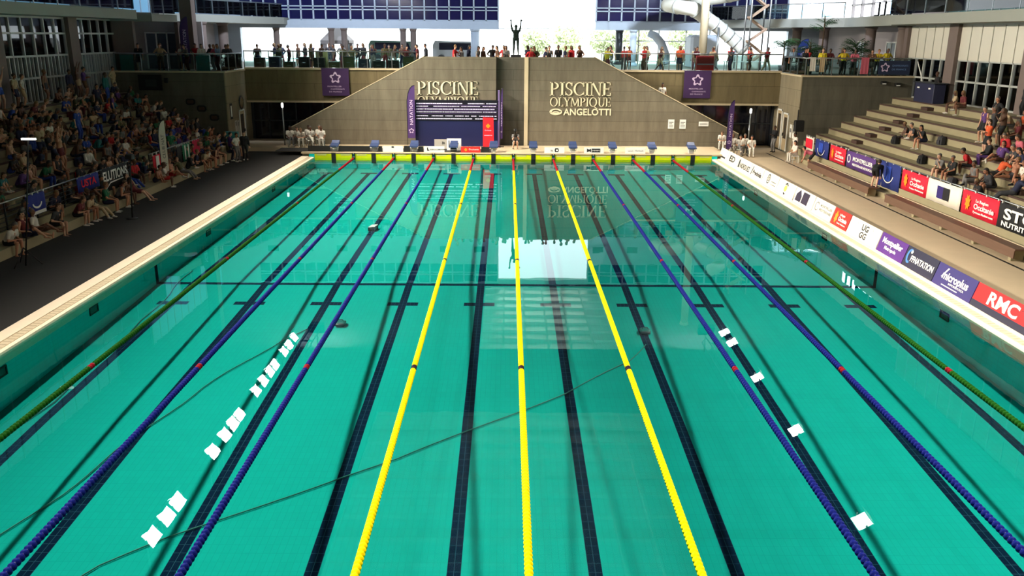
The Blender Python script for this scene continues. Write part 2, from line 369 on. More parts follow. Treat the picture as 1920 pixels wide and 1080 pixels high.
# the two concrete blocks beside the balcony
for nm, s in (('left', -1), ('right', 1)):
    x1, x2 = s*18.35, s*25.4
    mb = MB(); a, b = min(x1, x2), max(x1, x2)
    mb.box(a, b, 52.02, 57.2, 0, 5.05)
    struct(mb.build('wall_block_'+nm, MATS['concrete_block'], loc=(0,0,0)))
    sx = (x1-.04, x1+.02) if s > 0 else (x1-.02, x1+.04)
    struct(MB().box(*sx, 52.0, 57.25, .1, 5.04).build('wall_block_face_'+nm, MATS['concrete_block_side'], loc=(0,0,0)))
    struct(MB().box(a-.05, b+.05, 51.96, 52.3, 5.04, 5.14).box(x1-.1, x1+.1, 52, 56.3, 5.04, 5.14).build('trim_8' if s < 0 else 'trim_9', MATS['light_concrete'], loc=(0,0,0)))
struct(MB().box(-30, 30, 57.2, 75.5, 4.7, 5.05).build('floor_terrace', MATS['terrace_tile'], loc=(0,0,0)))
struct(MB().box(-18.3, 18.3, 56.5, 57.2, 4.7, 5.05).box(-5.8, 5.2, 54.56, 56.5, 4.7, 5.05).build('floor_balcony', MATS['terrace_tile'], loc=(0,0,0)))

# stairs hidden behind the slopes
for nm, s, xa, za, xb, zb in (('floor_ramp_left', -1, -5.9, 5.05, -14.5, .4), ('floor_ramp_right', 1, 5.3, 5.05, 14.9, .1)):
    struct(MB().prism([(xa, za), (xb, zb), (xb, zb-.3), (xa, za-.3)], (0,54.6,0), (1,0,0), (0,0,1), (0,1.65,0)).build(nm, MATS['terrace_tile'], loc=(0,0,0)))
# ================================================================== the two stands: steps with dark nosings
TIER = [(18.06+.77*k, .72+.386*k) for k in range(9)]      # seat edge x, seat height
def stand(nm, s, y0, y1):
    mb = MB(); X = lambda a, b: (min(s*a, s*b), max(s*a, s*b))
    mb.box(*X(17.96, 18.14), y0, y1, 0, .72, 0)
    for k, (x, z) in enumerate(TIER):
        mb.box(*X(x, x+.78 if k < 8 else 26.0), y0, y1, max(0, z-.8), z, 0)
        mb.box(*X(x-.02, x+.06), y0, y1, z-.07, z+.012, 1)
    for ya in ((46.4, 29.8) if s > 0 else (40.5, 28.0)):          # aisles: half-height steps
        for k, (x, z) in enumerate(TIER[:-1]):
            mb.box(*X(x+.38, x+.775), ya, ya+.8, z-.1, z+.193, 1 if s > 0 else 0)
    return struct(mb.build(nm, [MATS['step_concrete'], MATS['step_edge']], loc=(0,0,0)))
stand('floor_stand_left', -1, 5, 52.0); stand('floor_stand_right', 1, 5, 52.0)
mb = MB().box(-18.0, -17.2, 5, 51.2, 0, .45)
struct(mb.build('floor_left_step', MATS['step_concrete'], loc=(0,0,0)))
mb = MB().box(17.6, 18.0, 5, 51.5, .1, .35)
struct(mb.build('floor_right_step', MATS['step_concrete'], loc=(0,0,0)))

# ================================================================== side facades above the stands
def facade(nm, s, y0, y1, n):
    """storey-high glazing on the plane x = s*25.5 between two columns"""
    xo, xi = s*25.62, s*25.44; a, b = min(xo, xi), max(xo, xi); mb = MB()
    zs = (3.85, 5.1, 6.22, 7.38, 8.2) if s < 0 else (3.85, 5.1, 6.25, 8.2)
    for z in zs: mb.box(a, b, y0, y1, z-.05, z+.05, 1)
    for i in range(n+1):
        y = y0+(y1-y0)*i/n
        mb.box(a, b, y-.045, y+.045, 3.85, 8.2, 1)
        if s < 0 and i < n:      # door leaves below the first transom have extra stiles
            for q in (.3, .62): mb.box(a, b, y+(y1-y0)/n*q-.03, y+(y1-y0)/n*q+.03, 3.85, 6.22, 1)
    mb.box(s*25.53-.01, s*25.53+.01, y0, y1, 3.85, 8.2, 0)
    if s > 0:
        for i in range(n):
            w = (y1-y0)/n; mb.box(25.40, 25.50, y0+w*i+.05, y0+w*(i+1)-.05, 6.27, 8.15, 2)
    return struct(mb.build(nm, [MATS['clear_glass'], MATS['frame_grey'], MATS['blind']], loc=(s*25.5, 0, 0)))
wn = 3
for s in (-1, 1):
    for y0, y1, n in ((47.9, 53.2, 5), (40.2, 46.9, 6), (32.4, 39.2, 6), (22.0, 31.4, 8)):
        facade('window_%d' % wn, s, y0, y1, n); wn += 1
    X = lambda a, b: (min(s*a, s*b), max(s*a, s*b))
    mb = MB()
    for y in (53.2, 46.9, 39.2, 31.4): mb.box(*X(25.2, 26.0), y, y+1.0 if y < 50 else y+1.2, 3.8, 8.3)
    struct(mb.build('wall_columns_'+('left' if s < 0 else 'right'), MATS['column_brown'], loc=(0,0,0)))
    struct(MB().box(*X(25.4, 30), 5, 57, 3.6, 3.82).build('floor_corridor_'+('left' if s < 0 else 'right'), MATS['terrace_tile'], loc=(0,0,0)))
    mb = MB()
    if s > 0: mb.box(29.6, 30.2, -14, 66, 0, 15.6)
    else:       # frosted windows in the outer corridor wall
        op = [(44.6,47.6),(49.0,50.6),(53.4,55.0),(57.0,58.2)]; ed = -14
        for a_, b_ in op+[(75.5,75.5)]: mb.box(-30.2,-29.6,ed,a_,0,15.6); ed = b_
        for a_, b_ in op: mb.box(-30.2,-29.6,a_,b_,0,5.5); mb.box(-30.2,-29.6,a_,b_,7.7,15.6)
        m2 = MB()
        for a_, b_ in op:
            m2.box(-29.95,-29.93,a_,b_,5.5,7.7,0); m2.box(-29.97,-29.88,a_,b_,6.55,6.62,1); m2.box(-29.97,-29.88,(a_+b_)/2-.04,(a_+b_)/2+.04,5.5,7.7,1)
        struct(m2.build('window_20', [MATS['frosted_glass'], MATS['frame_grey']], loc=(-30,0,0)))
    struct(mb.build('wall_'+('left' if s < 0 else 'right'), MATS['room_wall'], loc=(0,0,0)))
# gallery slabs with a sloping soffit
def slab(nm, poly, z0=8.25, z1=8.8):
    return struct(MB().prism(poly, (0,0,z0), (1,0,0), (0,1,0), (0,0,z1-z0)).build(nm, MATS['slab_paint'], loc=(0,0,0)))
slab('ceiling_gallery_left', [(-23.5,5),(-23.5,52.2),(-30,52.2),(-30,5)])
slab('ceiling_gallery_left_return', [(-22.9,53.0),(-22.5,56.2),(-30,58),(-30,52.2)], 8.15, 8.6)
slab('ceiling_gallery_left_far', [(-24.6,58.6),(-19.7,73.4),(-19.7,75.6),(-30,75.6),(-30,58)])
slab('ceiling_gallery_right', [(23.5,5),(30,5),(30,52.6),(23.5,52.6)])
slab('ceiling_gallery_right_far', [(23.9,52.8),(30,52.6),(30,75.6),(17.2,75.6),(17.2,74.0),(24.4,62)], 8.2, 8.85)

# ================================================================== far facade beyond the terrace
def grid_window(nm, x0, x1, z0, z1, cell=1.1):
    mb = MB().box(x0, x1, 75.1, 75.16, z0, z1, 0); n = round((x1-x0)/cell)
    for i in range(n+1):
        x = x0+(x1-x0)*i/n; mb.box(x-.065, x+.065, 74.98, 75.2, z0, z1, 1)
    z = z0
    while z < z1+.01:
        for dz, h in ((0, .10), (.86, .09), (1.13, .09)): mb.box(x0, x1, 74.98, 75.2, z+dz, min(z+dz+h, z1+.1), 1)
        z += 2.15
    return struct(mb.build(nm, [MATS['navy_pane'], MATS['pale_blue_paint']], loc=(0, 75, 0)))
grid_window('window_11', -24.0, -1.25, 8.62, 10.8); grid_window('window_12', 7.35, 24.2, 8.62, 10.8); grid_window('window_18', -24.0, -1.25, 13.4, 15.3); grid_window('window_19', 7.35, 24.2, 13.4, 15.3)
struct(MB().box(-24.4, -1.2, 74.5, 75.5, 7.95, 8.62).box(7.3, 24.4, 74.5, 75.5, 7.95, 8.62).build('wall_far_beam', MATS['pale_blue_paint'], loc=(0,75,0)))
mb = MB().box(-30, -24, 74.9, 75.5, 5, 15.6).box(-24, -1.2, 74.9, 75.5, 10.8, 13.4).box(7.3, 24.4, 74.9, 75.5, 10.8, 13.4).box(-24, -1.2, 75.2, 75.5, 13.4, 15.6).box(7.3, 24.4, 75.2, 75.5, 13.4, 15.6).box(-1.2, 7.3, 74.9, 75.5, 15.0, 15.6)
mb.box(24.4, 30, 74.9, 75.5, 12.2, 15.6).box(24.4, 30, 74.9, 75.5, 5, 8.62)
struct(mb.build('wall_far_upper', MATS['pale_blue_paint'], loc=(0,75,0)))
mb = MB().box(29.6, 30.2, 66, 74.9, 0, 8.9).box(29.6, 30.2, 66, 74.9, 12.2, 15.6)
for y in (68.2, 70.4, 72.6, 74.6): mb.box(29.7, 29.95, y, y+.14, 8.9, 12.2)
mb.box(29.7, 29.95, 66, 74.9, 10.1, 10.24)
struct(mb.build('wall_right_far', MATS['room_wall'], loc=(30,70,0)))
# ceiling with two strips of frosted roof lights; the pool strip added for soft light
SKY = [(-8.5, 8.5, -12.0, 46.0), (-2.4, 8.2, 57.5, 74.0)]
mb = MB(); mb.box(-30.2, -8.5, -14.2, 75.6, 15.5, 15.8).box(8.5, 30.2, -14.2, 75.6, 15.5, 15.8).box(-8.5, 8.5, -14.2, -12, 15.5, 15.8).box(-8.5, 8.5, 46, 57.5, 15.5, 15.8).box(-8.5, 8.5, 74, 75.6, 15.5, 15.8).box(-8.5, -2.4, 57.5, 74, 15.5, 15.8).box(8.2, 8.5, 57.5, 74, 15.5, 15.8)
struct(mb.build('ceiling', MATS['ceiling_paint'], loc=(0,0,0)))
for nm, (x0, x1, y0, y1), gm in (('window_21', SKY[0], 'added_roof_light'), ('window_22', SKY[1], 'roof_light_clear')):
    mb = MB().add([(x0,y0,15.7),(x1,y0,15.7),(x1,y1,15.7),(x0,y1,15.7)], [(0,1,2,3)], 0); n = round((x1-x0)/1.7); k = round((y1-y0)/2.0)
    for i in range(n+1): x = x0+(x1-x0)*i/n; mb.box(x-.06, x+.06, y0, y1, 15.5, 15.72, 1)
    for i in range(k+1): y = y0+(y1-y0)*i/k; mb.box(x0, x1, y-.06, y+.06, 15.5, 15.72, 1)
    struct(mb.build(nm, [MATS[gm], MATS['white_paint']], loc=(0,0,0)))
struct(MB().box(-30.2, 30.2, -14.4, -14, -.2, 15.6).build('wall_near', MATS['room_wall'], loc=(0,0,0)))
# thin mullions in the big bright opening and a transom at door height
mb = MB()
for x in (1.55, 4.4): mb.box(x-.02, x+.02, 75.1, 75.2, 5.05, 8.0)
mb.box(-1.2, 7.3, 75.1, 75.2, 8.0, 8.08)
struct(mb.build('window_13', MATS['white_paint'], loc=(0,75,0)))
mb = MB()
for x in (9.2, 11.2, 13.0, 15.4, 17.5): mb.box(x-.05, x+.05, 75.1, 75.25, 5.05, 7.95)
mb.box(7.3, 18, 75.1, 75.25, 7.0, 7.08)
struct(mb.build('window_14', MATS['frame_grey'], loc=(0,75,0)))
# outside ground
struct(MB().box(-90, 90, 75.6, 190, 4.6, 4.95).build('ground_outside', M('pale_paving', (214, 210, 198), .8, .1, .5), loc=(0,0,0)))
struct(MB().box(-30, 30, 54.6, 75.6, -.3, 0).box(-40,40,-14.4,57.5,-2.9,-2.6).build('floor_base', MATS['tan_deck'], loc=(0,0,0)))
# ================================================================== floodlights in two rows high over the pool sides
ME('lamp_lens', (1.0, .95, .86), 30.0)
ME('added_wash_lens', (.8, .88, 1.0), 8.0)
LAMPS_L = [1.5, 4.5, 7.5, 10.5, 13.5, 16.5, 19.5, 22.5, 26.6, 28.1, 29.3, 33.9, 35.7, 37.0, 38.1, 41.3, 42.8, 44.2, 45.3, 47.6, 48.8, 50.2]
LAMPS_R = [1, 5, 9, 13, 17.5, 22.5, 27.9, 36.5, 43.6, 49.6, 51.6]
def floodlight(s, y, i, n):
    x = s*14.6; z = 12.0; d = Vector((-s*.77, 0, -.64)) if s < 0 else Vector((-s*.50, 0, -.87)); d.normalize()
    t = thing('floodlight', (x, y, z), 'floodlight hanging high over the %s, %s from the near end' % ('black mat' if s < 0 else 'tan deck', ORD[i]), 'floodlight', 'floodlights over the pool')
    u = Vector((0,1,0)); w = d.cross(u); c = Vector((x,y,z))
    mb = MB().xbox(c-u*.5-w*.36-d*.32, u*1.0, w*.72, d*.30); mb.build('housing', MATS['dark_steel'], t)
    mb = MB().xbox(c-u*.46-w*.32-d*.02, u*.92, w*.64, d*.02); ln = mb.build('lens', MATS['lamp_lens'], t)
    ov = w if w.x*s > 0 else -w
    MB().xbox(c+ov*.345-u*.5, u*1.0, ov*.02, d*.42).build('visor', MATS['dark_steel'], t)  # shield added to keep lens light off the stand behind
    for q in (-.53, .5): MB().box(x-.03, x+.03, y+q, y+q+.03, z-.1, z+1.6).build('bracket', MATS['steel'], t)
    L = bpy.data.lights.new('floodlight_beam', 'AREA'); L.shape = 'RECTANGLE'; L.size = .92; L.size_y = .64; L.spread = math.radians(124 if s < 0 else 92)
    L.energy = (LP_L if s < 0 else LP_R)*LAMP_GAIN; L.color = (1.0, .91, .76)
    o = bpy.data.objects.new('floodlight_beam', L); COL.objects.link(o); o.parent = t; o.location = d*.03
    o.rotation_euler = d.to_track_quat('-Z', 'Y').to_euler()
LP_L, LP_R = 790, 460
for s, L in ((-1, LAMPS_L), (1, LAMPS_R)):
    for i, y in enumerate(L): floodlight(s, y, i, len(L))
for s in (-1, 1):
    mb = MB(); x = s*14.6
    for dx in (-.4, .4):
        mb.tube([(x+dx, -10, 13.6), (x+dx, 56, 13.6)], .05, 6); mb.tube([(x+dx, -10, 14.4), (x+dx, 56, 14.4)], .05, 6)
        for i in range(66): mb.tube([(x+dx, -10+i, 13.6), (x+dx, -9+i, 14.4 if i % 2 else 13.6+.8*(i % 2))], .025, 4)
    for i in range(23):
        mb.tube([(x, -9+i*2.85, 14.4), (x, -9+i*2.85, 15.49)], .03, 5); mb.box(x-.42, x+.42, -9.03+i*2.85, -8.97+i*2.85, 13.57, 13.63)
    tag(mb.build('lighting_truss', MATS['dark_steel']), 'steel truss under the ceiling carrying the floodlights over the %s' % ('black mat' if s < 0 else 'tan deck'), 'truss')
# wash lights added only to brighten the terrace facade, turned away from the pool
for i, x in enumerate((-14.6, 14.6)):
    t = thing('added_wash_light', (x, 57, 13.6), 'added wash light under the ceiling turned towards the terrace facade, %s the shaded block' % ('nearer' if i == 0 else 'farther from'), 'wash light', 'added terrace wash lights')
    d = Vector((0, .97, -.24)).normalized(); u = Vector((1,0,0)); w = u.cross(d); c = Vector((x,57,13.6))
    MB().xbox(c-u*.6-w*.35-d*.4, u*1.2, w*.7, d*.38).build('housing', MATS['dark_steel'], t)
    MB().xbox(c-u*.55-w*.3-d*.015, u*1.1, w*.6, d*.015).build('lens', MATS['added_wash_lens'], t)
    MB().tube([(x,56.8,13.9),(x,56.8,15.5)], .04, 6).build('hanger', MATS['steel'], t)
    L = bpy.data.lights.new('added_wash_beam', 'AREA'); L.shape = 'RECTANGLE'; L.size = 1.1; L.size_y = .6; L.energy = 3200; L.color = (.74, .84, 1.0)
    o = bpy.data.objects.new('added_wash_beam', L); COL.objects.link(o); o.parent = t; o.location = d*.02; o.rotation_euler = d.to_track_quat('-Z', 'Y').to_euler()
for i in range(12):
    x = -22.5+3.25*i+(1.5 if i > 6 else 0)
    if -1.8 < x < 7.8 or x > 24: continue
    t = thing('facade_vent', (x, 74.9, 11.75), 'dark rectangular vent high on the pale far facade, %s along' % ORD[i], 'vent', 'facade vents')
    MB().box(x-.5, x+.5, 74.84, 74.9, 11.75, 12.3).build('frame', MATS['dark_frame'], t); MB().box(x-.42, x+.42, 74.82, 74.84, 11.82, 12.23).build('louvre', MATS['black'], t)
# corridor lamps added to brighten the view through the side glazing
ME('gallery_glow', (.85, .88, 1.0), 9.0)
ME('added_corridor_tube', (.86, .93, 1.0), 9.0)
k = 0
for s in (-1, 1):
    for y in (28, 36, 43.5, 50.5):
        t = thing('added_corridor_lamp', (s*28.2, y, 8.2), 'added tube lamp in the corridor behind the %s stand glazing, %s from the near end' % ('dark' if s < 0 else 'bright', ORD[k % 4]), 'lamp', 'added corridor lamps'); k += 1
        MB().box(s*28.2-.12, s*28.2+.12, y-1.1, y+1.1, 8.1, 8.245).build('housing', MATS['white_paint'], t)
        MB().tube([(s*28.2, y-1.05, 8.07), (s*28.2, y+1.05, 8.07)], .05 if s > 0 else .07, 8).build('tube', MATS['added_corridor_tube'], t)

for i in range(6):      # lit panels along the upper gallery at the far end of the bright stand
    y = 51.6+i*.95; t = thing('gallery_lamp', (24.3, y, 8.8), 'lit upright panel on the upper gallery over the bright stand, %s from near' % ORD[i], 'lamp', 'gallery lamps')
    MB().box(24.3, 24.42, y-.3, y+.3, 8.8, 9.75).build('housing', MATS['dark_steel'], t); MB().box(24.28, 24.3, y-.24, y+.24, 8.95, 9.7).build('panel', MATS['gallery_glow'], t)
# ================================================================== lane ropes
def rope_prof(y0, y1, pitch=.11, r=.068):
    """string of finned discs from y0 to y1"""
    n = max(1, int((y1-y0)/pitch)); out = []
    for i in range(n):
        a = y0+i*pitch
        out += [(.022, a), (.022, a+.022), (r*.86, a+.028), (r, a+.042), (r, a+.070), (r*.86, a+.084), (.022, a+.090)]
    return out
RC = {'rope_red': (124,12,26), 'rope_blue': (9,20,98), 'rope_green': (14,68,4), 'rope_yellow': (252,214,0), 'rope_dark': (38,24,40), 'rope_steel': (90,90,96)}
for k_, c_ in RC.items(): M(k_, c_, .6, .10, 14, 0, .08)
NAMES = {-10: ('green', 'nearest the black mat'), -7.5: ('blue', 'second rope from the black mat'), -5: ('blue', 'third rope from the black mat'), -2.5: ('yellow', 'yellow rope on the black mat side'),
         0: ('yellow', 'middle rope of the pool'), 2.5: ('yellow', 'yellow rope on the tan deck side'), 5: ('blue', 'third rope from the tan deck'), 7.5: ('blue', 'second rope from the tan deck'), 10: ('green', 'nearest the tan deck')}
RM = {}
def rope_mesh(key, a, b, mat):
    if (key, a) not in RM: RM[(key, a)] = MB().lathe(rope_prof(a, b), (0,0,0), 10, axis='Y').mesh(key, mat, (0,25,0))
    return RM[(key, a)]
for x, (col, where) in NAMES.items():
    t = thing('lane_rope', (x, 25, .0), '%s floating lane rope of discs, %s' % (col, where), 'lane rope', 'lane ropes')
    mk = 'rope_dark' if col == 'yellow' else 'rope_red'
    for a, b, nm, mt in [(.3, 5, 'red_floats', 'rope_red'), (45, 49.75, 'red_floats', 'rope_red')]+[(a, b, col+'_floats', 'rope_'+col) for a, b in ((5, 14.9), (15.15, 24.9), (25.1, 34.9), (35.15, 45))]+[(a, b, col+'_marker_floats', mk) for a, b in ((14.9, 15.15), (24.9, 25.1), (34.9, 35.15))]:
        o = bpy.data.objects.new(nm.replace(col+'_marker', 'marker'), rope_mesh(nm, a, b, MATS[mt])); COL.objects.link(o); o.parent = t
    MB().tube([(x, .02, .012), (x, 49.98, .012)], .014, 6).build('cable', MATS['rope_steel'], t)

# ================================================================== far end: touch pads, starting blocks, anchors, boards
M('pad_yellow', (206, 214, 0), .45, .06, 6); M('block_blue', (46, 60, 96), .5, .1, 9); M('block_white', (206, 206, 202), .45, .05, 6); M('pad_print', (196, 196, 120), .5, .1, 30)
M('tech_red', (206, 40, 36), .5, .05, 3); M('tech_orange', (246, 140, 30), .5, .05, 3)
for i in range(10):
    x = -11.25+2.5*i; lane = ORD[i]
    t = thing('touch_pad', (x, 49.95, -.13), 'yellow touch pad with black middle stripe, %s lane from the black mat' % lane, 'touch pad', 'yellow touch pads')
    MB().box(x-1.19, x+1.19, 49.93, 49.97, -.13, .27).build('panel', MATS['pad_yellow'], t)
    MB().box(x-.135, x+.135, 49.91, 49.932, -.3, .34).build('stripe', MATS['black'], t)
    for a in (-1.05, .45): MB().box(x+a, x+a+.6, 49.924, 49.931, .17, .25).build('print', MATS['pad_print'], t)
    MB().box(x-1.2, x+1.2, 49.92, 49.97, .27, .30).build('top_edge', MATS['dark_steel'], t)
    t = thing('starting_block', (x, 50.55, .36), 'starting block with sloping blue grey top on pale pedestal, %s lane from the black mat' % lane, 'starting block', 'starting blocks')
    MB().add([(x-.14,50.42,.36),(x+.14,50.42,.36),(x+.14,50.74,.36),(x-.14,50.74,.36),(x-.19,50.34,.72),(x+.19,50.34,.72),(x+.19,50.82,.80),(x-.19,50.82,.80)],
             [(0,3,2,1),(4,5,6,7),(0,1,5,4),(1,2,6,5),(2,3,7,6),(3,0,4,7)]).build('pedestal', MATS['block_white'], t)
    pl = MB().add([(x-.26,50.14,.66),(x+.26,50.14,.66),(x+.27,50.92,.84),(x-.27,50.92,.84),(x-.27,50.14,.75),(x+.27,50.14,.75),(x+.27,50.92,.89),(x-.27,50.92,.89)],
             [(0,3,2,1),(4,5,6,7),(0,1,5,4),(1,2,6,5),(2,3,7,6),(3,0,4,7)]).build('platform', MATS['block_blue'], t)
    MB().add([(x-.24,50.70,.84),(x+.24,50.70,.84),(x+.24,50.92,.87),(x-.24,50.92,1.0),(x-.24,50.70,.86),(x+.24,50.70,.86),(x+.24,50.92,1.02),(x-.24,50.92,1.02)],
             [(0,3,2,1),(4,5,6,7),(0,1,5,4),(1,2,6,5),(2,3,7,6),(3,0,4,7)]).build('foot_wedge', MATS['block_blue'], t)
    mb = MB()
    for q in (-.2, .2): mb.tube([(x+q, 50.13, .55), (x+q, 50.13, .70)], .014, 6)
    mb.tube([(x-.2, 50.13, .55), (x+.2, 50.13, .55)], .014, 6); mb.build('handle', MATS['steel'], t)
for i in range(9):
    x = -10+2.5*i
    t = thing('rope_anchor', (x, 49.9, 0), 'dark two-post rope anchor between yellow pads at the far end of the %s lane rope' % ORD[i], 'rope anchor', 'rope anchors')
    mb = MB()
    for q in (-.07, .07): mb.box(x+q-.03, x+q+.03, 49.88, 49.925, -.1, .34)
    mb.box(x-.1, x+.1, 49.86, 49.925, .05, .10); mb.build('bracket', MATS['dark_steel'], t)
    MB().lathe([(.03,-.1),(.045,-.08),(.045,.08),(.03,.1)], (x, 49.85, .075), 10, axis='X').build('pulley', MATS['rope_steel'], t)
def far_board(x0, x1, label, mat, draw, z0=.37, z1=.74, y=50.18, nm='sponsor_board'):
    t = thing(nm, ((x0+x1)/2, y, z0), label, 'board', 'boards on the far platform')
    mb = MB().box(x0, x1, y, y+.03, z0, z1); mb.build('panel', mat, t)
    mb = MB()
    for q in (x0+.12, x1-.16): mb.add([(q,y+.03,z1-.08),(q+.04,y+.03,z1-.08),(q+.04,y+.22,z0),(q,y+.22,z0),(q,y+.03,z1-.1),(q+.04,y+.03,z1-.1),(q+.04,y+.18,z0),(q,y+.18,z0)],[(0,1,2,3),(4,7,6,5),(0,4,5,1),(1,5,6,2),(2,6,7,3),(3,7,4,0)])
    mb.build('stand', MATS['dark_steel'], t); draw(t, y-.004); return t
def fl(t, nm, mat, *calls):
    mb = MB()
    for c in calls: c(mb)
    return mb.build(nm, mat, t)
U, RX = (0,0,1), (1,0,0)
for i, (x0, x1) in enumerate(((-12.9,-11.52),(-10.98,-9.02),(-8.48,-8.25),(-6.88,-6.5),(-5.98,-5.66),(-3.95,-3.55),(-2.02,-1.5))):
    far_board(x0, x1, 'low black panel standing between the starting blocks, %s from the black mat corner' % ORD[i], MATS['black'], lambda t, y: MB().box(x0+.01, x1-.01, y, y+.004, .70, .72).build('edge', MATS['dark_steel'], t), .37, .72, 50.28, 'low_panel')
far_board(-8.2, -6.92, 'white board with one small black square near its top edge, on the black rubber mat', MATS['white'],
          lambda t, y: fl(t, 'mark', MATS['ink'], lambda m: m.box(-7.64,-7.50,y-.002,y+.002,.64,.73)))
def d2(t, y):
    fl(t, 'lettering', MATS['ink'], lambda m: m.text('EUROCOMSWIM', (-5.22,y,.50), RX, U, .14, width=.92, bold=.01), lambda m: m.prism([(0,0),(.14,0),(.14,.07),(.07,.07),(.07,.2),(0,.2)], (-5.42,y,.47), RX, U, (0,-.003,0)))
far_board(-5.62, -4.33, 'white board with black block emblem and fine black lettering beside the lap counter', MATS['white'], d2)
def d3(t, y):
    fl(t, 'emblem', MATS['tech_orange'], lambda m: m.prism([(0,.11),(.11,0),(.22,.11),(.11,.22)], (-3.1,y,.44), RX, U, (0,-.003,0)))
    fl(t, 'lettering', MATS['white'], lambda m: m.text('Occitanie', (-2.8,y,.52), RX, U, .15, width=.62))
far_board(-3.3, -2.08, 'red board with orange diamond emblem and white lettering on the far platform edge', MATS['tech_red'], d3)
def d4(t, y):
    fl(t, 'emblem', MATS['ink'], lambda m: m.prism([(0,0),(.2,0),(.24,.12),(.2,.24),(0,.24),(-.03,.12)], (2.62,y,.43), RX, U, (0,-.003,0)), lambda m: m.text('m', (2.36,y,.46), RX, U, .2))
    fl(t, 'emblem_hole', MATS['white'], lambda m: m.box(2.68,2.80,y-.005,y-.0035,.50,.60))
far_board(1.95, 3.2, 'white board with a small black rounded emblem, second board right of the red one', MATS['white'], d4)
def d5(t, y):
    fl(t, 'emblem', MATS['ink'], lambda m: m.prism([(0,0),(.16,.07),(.26,0),(.26,.24),(.14,.17),(0,.24)], (4.62,y,.43), RX, U, (0,-.003,0)), lambda m: m.box(4.92,5.46,y-.003,y,.43,.67))
    fl(t, 'lettering', MATS['white'], lambda m: m.text('MMM', (4.98,y-.004,.51), RX, U, .11, width=.42))
far_board(4.45, 5.68, 'white board with two bold black blocks, on the cream far platform edge', MATS['white'], d5)
M('grey_ink', (120,118,112), .6, .05, 5)
far_board(7.05, 8.3, 'white board with faint grey handwriting style lettering near the tan deck end', MATS['white'],
          lambda t, y: fl(t, 'lettering', MATS['grey_ink'], lambda m: m.text('Herault', (7.65,y,.50), RX, U, .15, width=.52), lambda m: m.text('sport', (7.2,y,.50), RX, U, .12, width=.34)))
def lap(t, y): fl(t, 'digits', MATS['ink'], lambda m: m.text('45', (-3.95,y,.64), RX, U, .42, bold=.03, width=.42), lambda m: m.box(-4.13,-4.08,y-.003,y,.55,1.0))
far_board(-4.24, -3.33, 'white lap counter board showing bold black digits behind a starting block', MATS['white'], lap, .37, 1.12, 51.2, 'lap_counter')
far_board(-5.1, -4.3, 'low pale board with a black number behind the white lettered board', M('grey_white', (176,170,160), .5, .05, 4), lambda t, y: fl(t, 'digits', MATS['ink'], lambda m: m.text('3h', (-4.62,y,.68), RX, U, .22, bold=.03)), .37, .98, 51.9, 'lap_counter')

# ================================================================== under the water: cables, robots, marker, wall recesses
def cable(pts, label):
    P = []
    for a, b in zip(pts, pts[1:]):
        for k in range(6):
            t = k/6; x = a[0]+(b[0]-a[0])*t; y = a[1]+(b[1]-a[1])*t; P.append((x+.06*math.sin(y*1.7), y, pz(y)+.03))
    tag(MB().tube(P, .014, 6).build('cable', M('cable_grey', (30,92,84), .5, .1, 5)), label, 'cable')
cable([(-8.3, 7.4), (-8.13, 8.7), (-7.5,9.6), (-6.6, 10.4), (-3.75, 12.5), (-2.7, 13.2), (-.3, 15.2), (1.15, 16.42), (3.05, 18.46), (3.75, 19.9)], 'thin dark cable wandering across the pool floor under the yellow ropes')
cable([(-9.9, 9.9), (-9.3, 11.8), (-8.8, 13.9), (-8.1, 16.6), (-6.9, 19.8), (-6.2, 20.9)], 'thin dark cable on the pool floor beneath the two blue ropes')
cable([(-11.8, 13.2), (-11.5, 15.8), (-11.45, 18.97), (-11.65, 23.8), (-11.9, 27)], 'thin dark cable on the pool floor along the wall by the black mat')
def robot(x, y, label):
    z = pz(y)+.02; t = thing('cleaning_robot', (x, y, z), label, 'pool cleaning robot')
    MB().bbox(x-.15, x+.15, y-.15, y+.15, z+.04, z+.12, .03).build('body', M('robot_teal', (20,84,80), .4, .1, 5), t)
    for q in (-.15, .15): MB().lathe([(.03,-.14),(.045,-.12),(.045,.12),(.03,.14)], (x, y+q, z+.045), 12, axis='X').build('brush', MATS['dark_steel'], t)
    MB().tube([(x-.09,y,z+.11),(x-.07,y,z+.17),(x+.07,y,z+.17),(x+.09,y,z+.11)], .012, 6).build('handle', MATS['dark_steel'], t)
robot(-5.41, 21.1, 'small dark cleaning robot on the pool floor beside the blue rope'); robot(3.8, 20.6, 'small dark device on the pool floor right of the yellow ropes')
t = thing('striped_marker', (-6.25, 33.1, pz(33.1)), 'black and white striped marker resting on a lane line on the pool floor', 'marker')
z = pz(33.1)
MB().xbox((-6.42,32.8,z+.02),(.26,.0,0),(.10,.62,0),(0,0,.16)).build('case', MATS['black'], t)
for q in (.10, .40, .70): MB().xbox((-6.42+.10*q,32.8+.62*q,z+.181),(.26,.09,0),(.015,.10,0),(0,0,.006)).build('stripe', MATS['white'], t)
M('recess_dark', (8, 66, 62), .5, .1, 6)
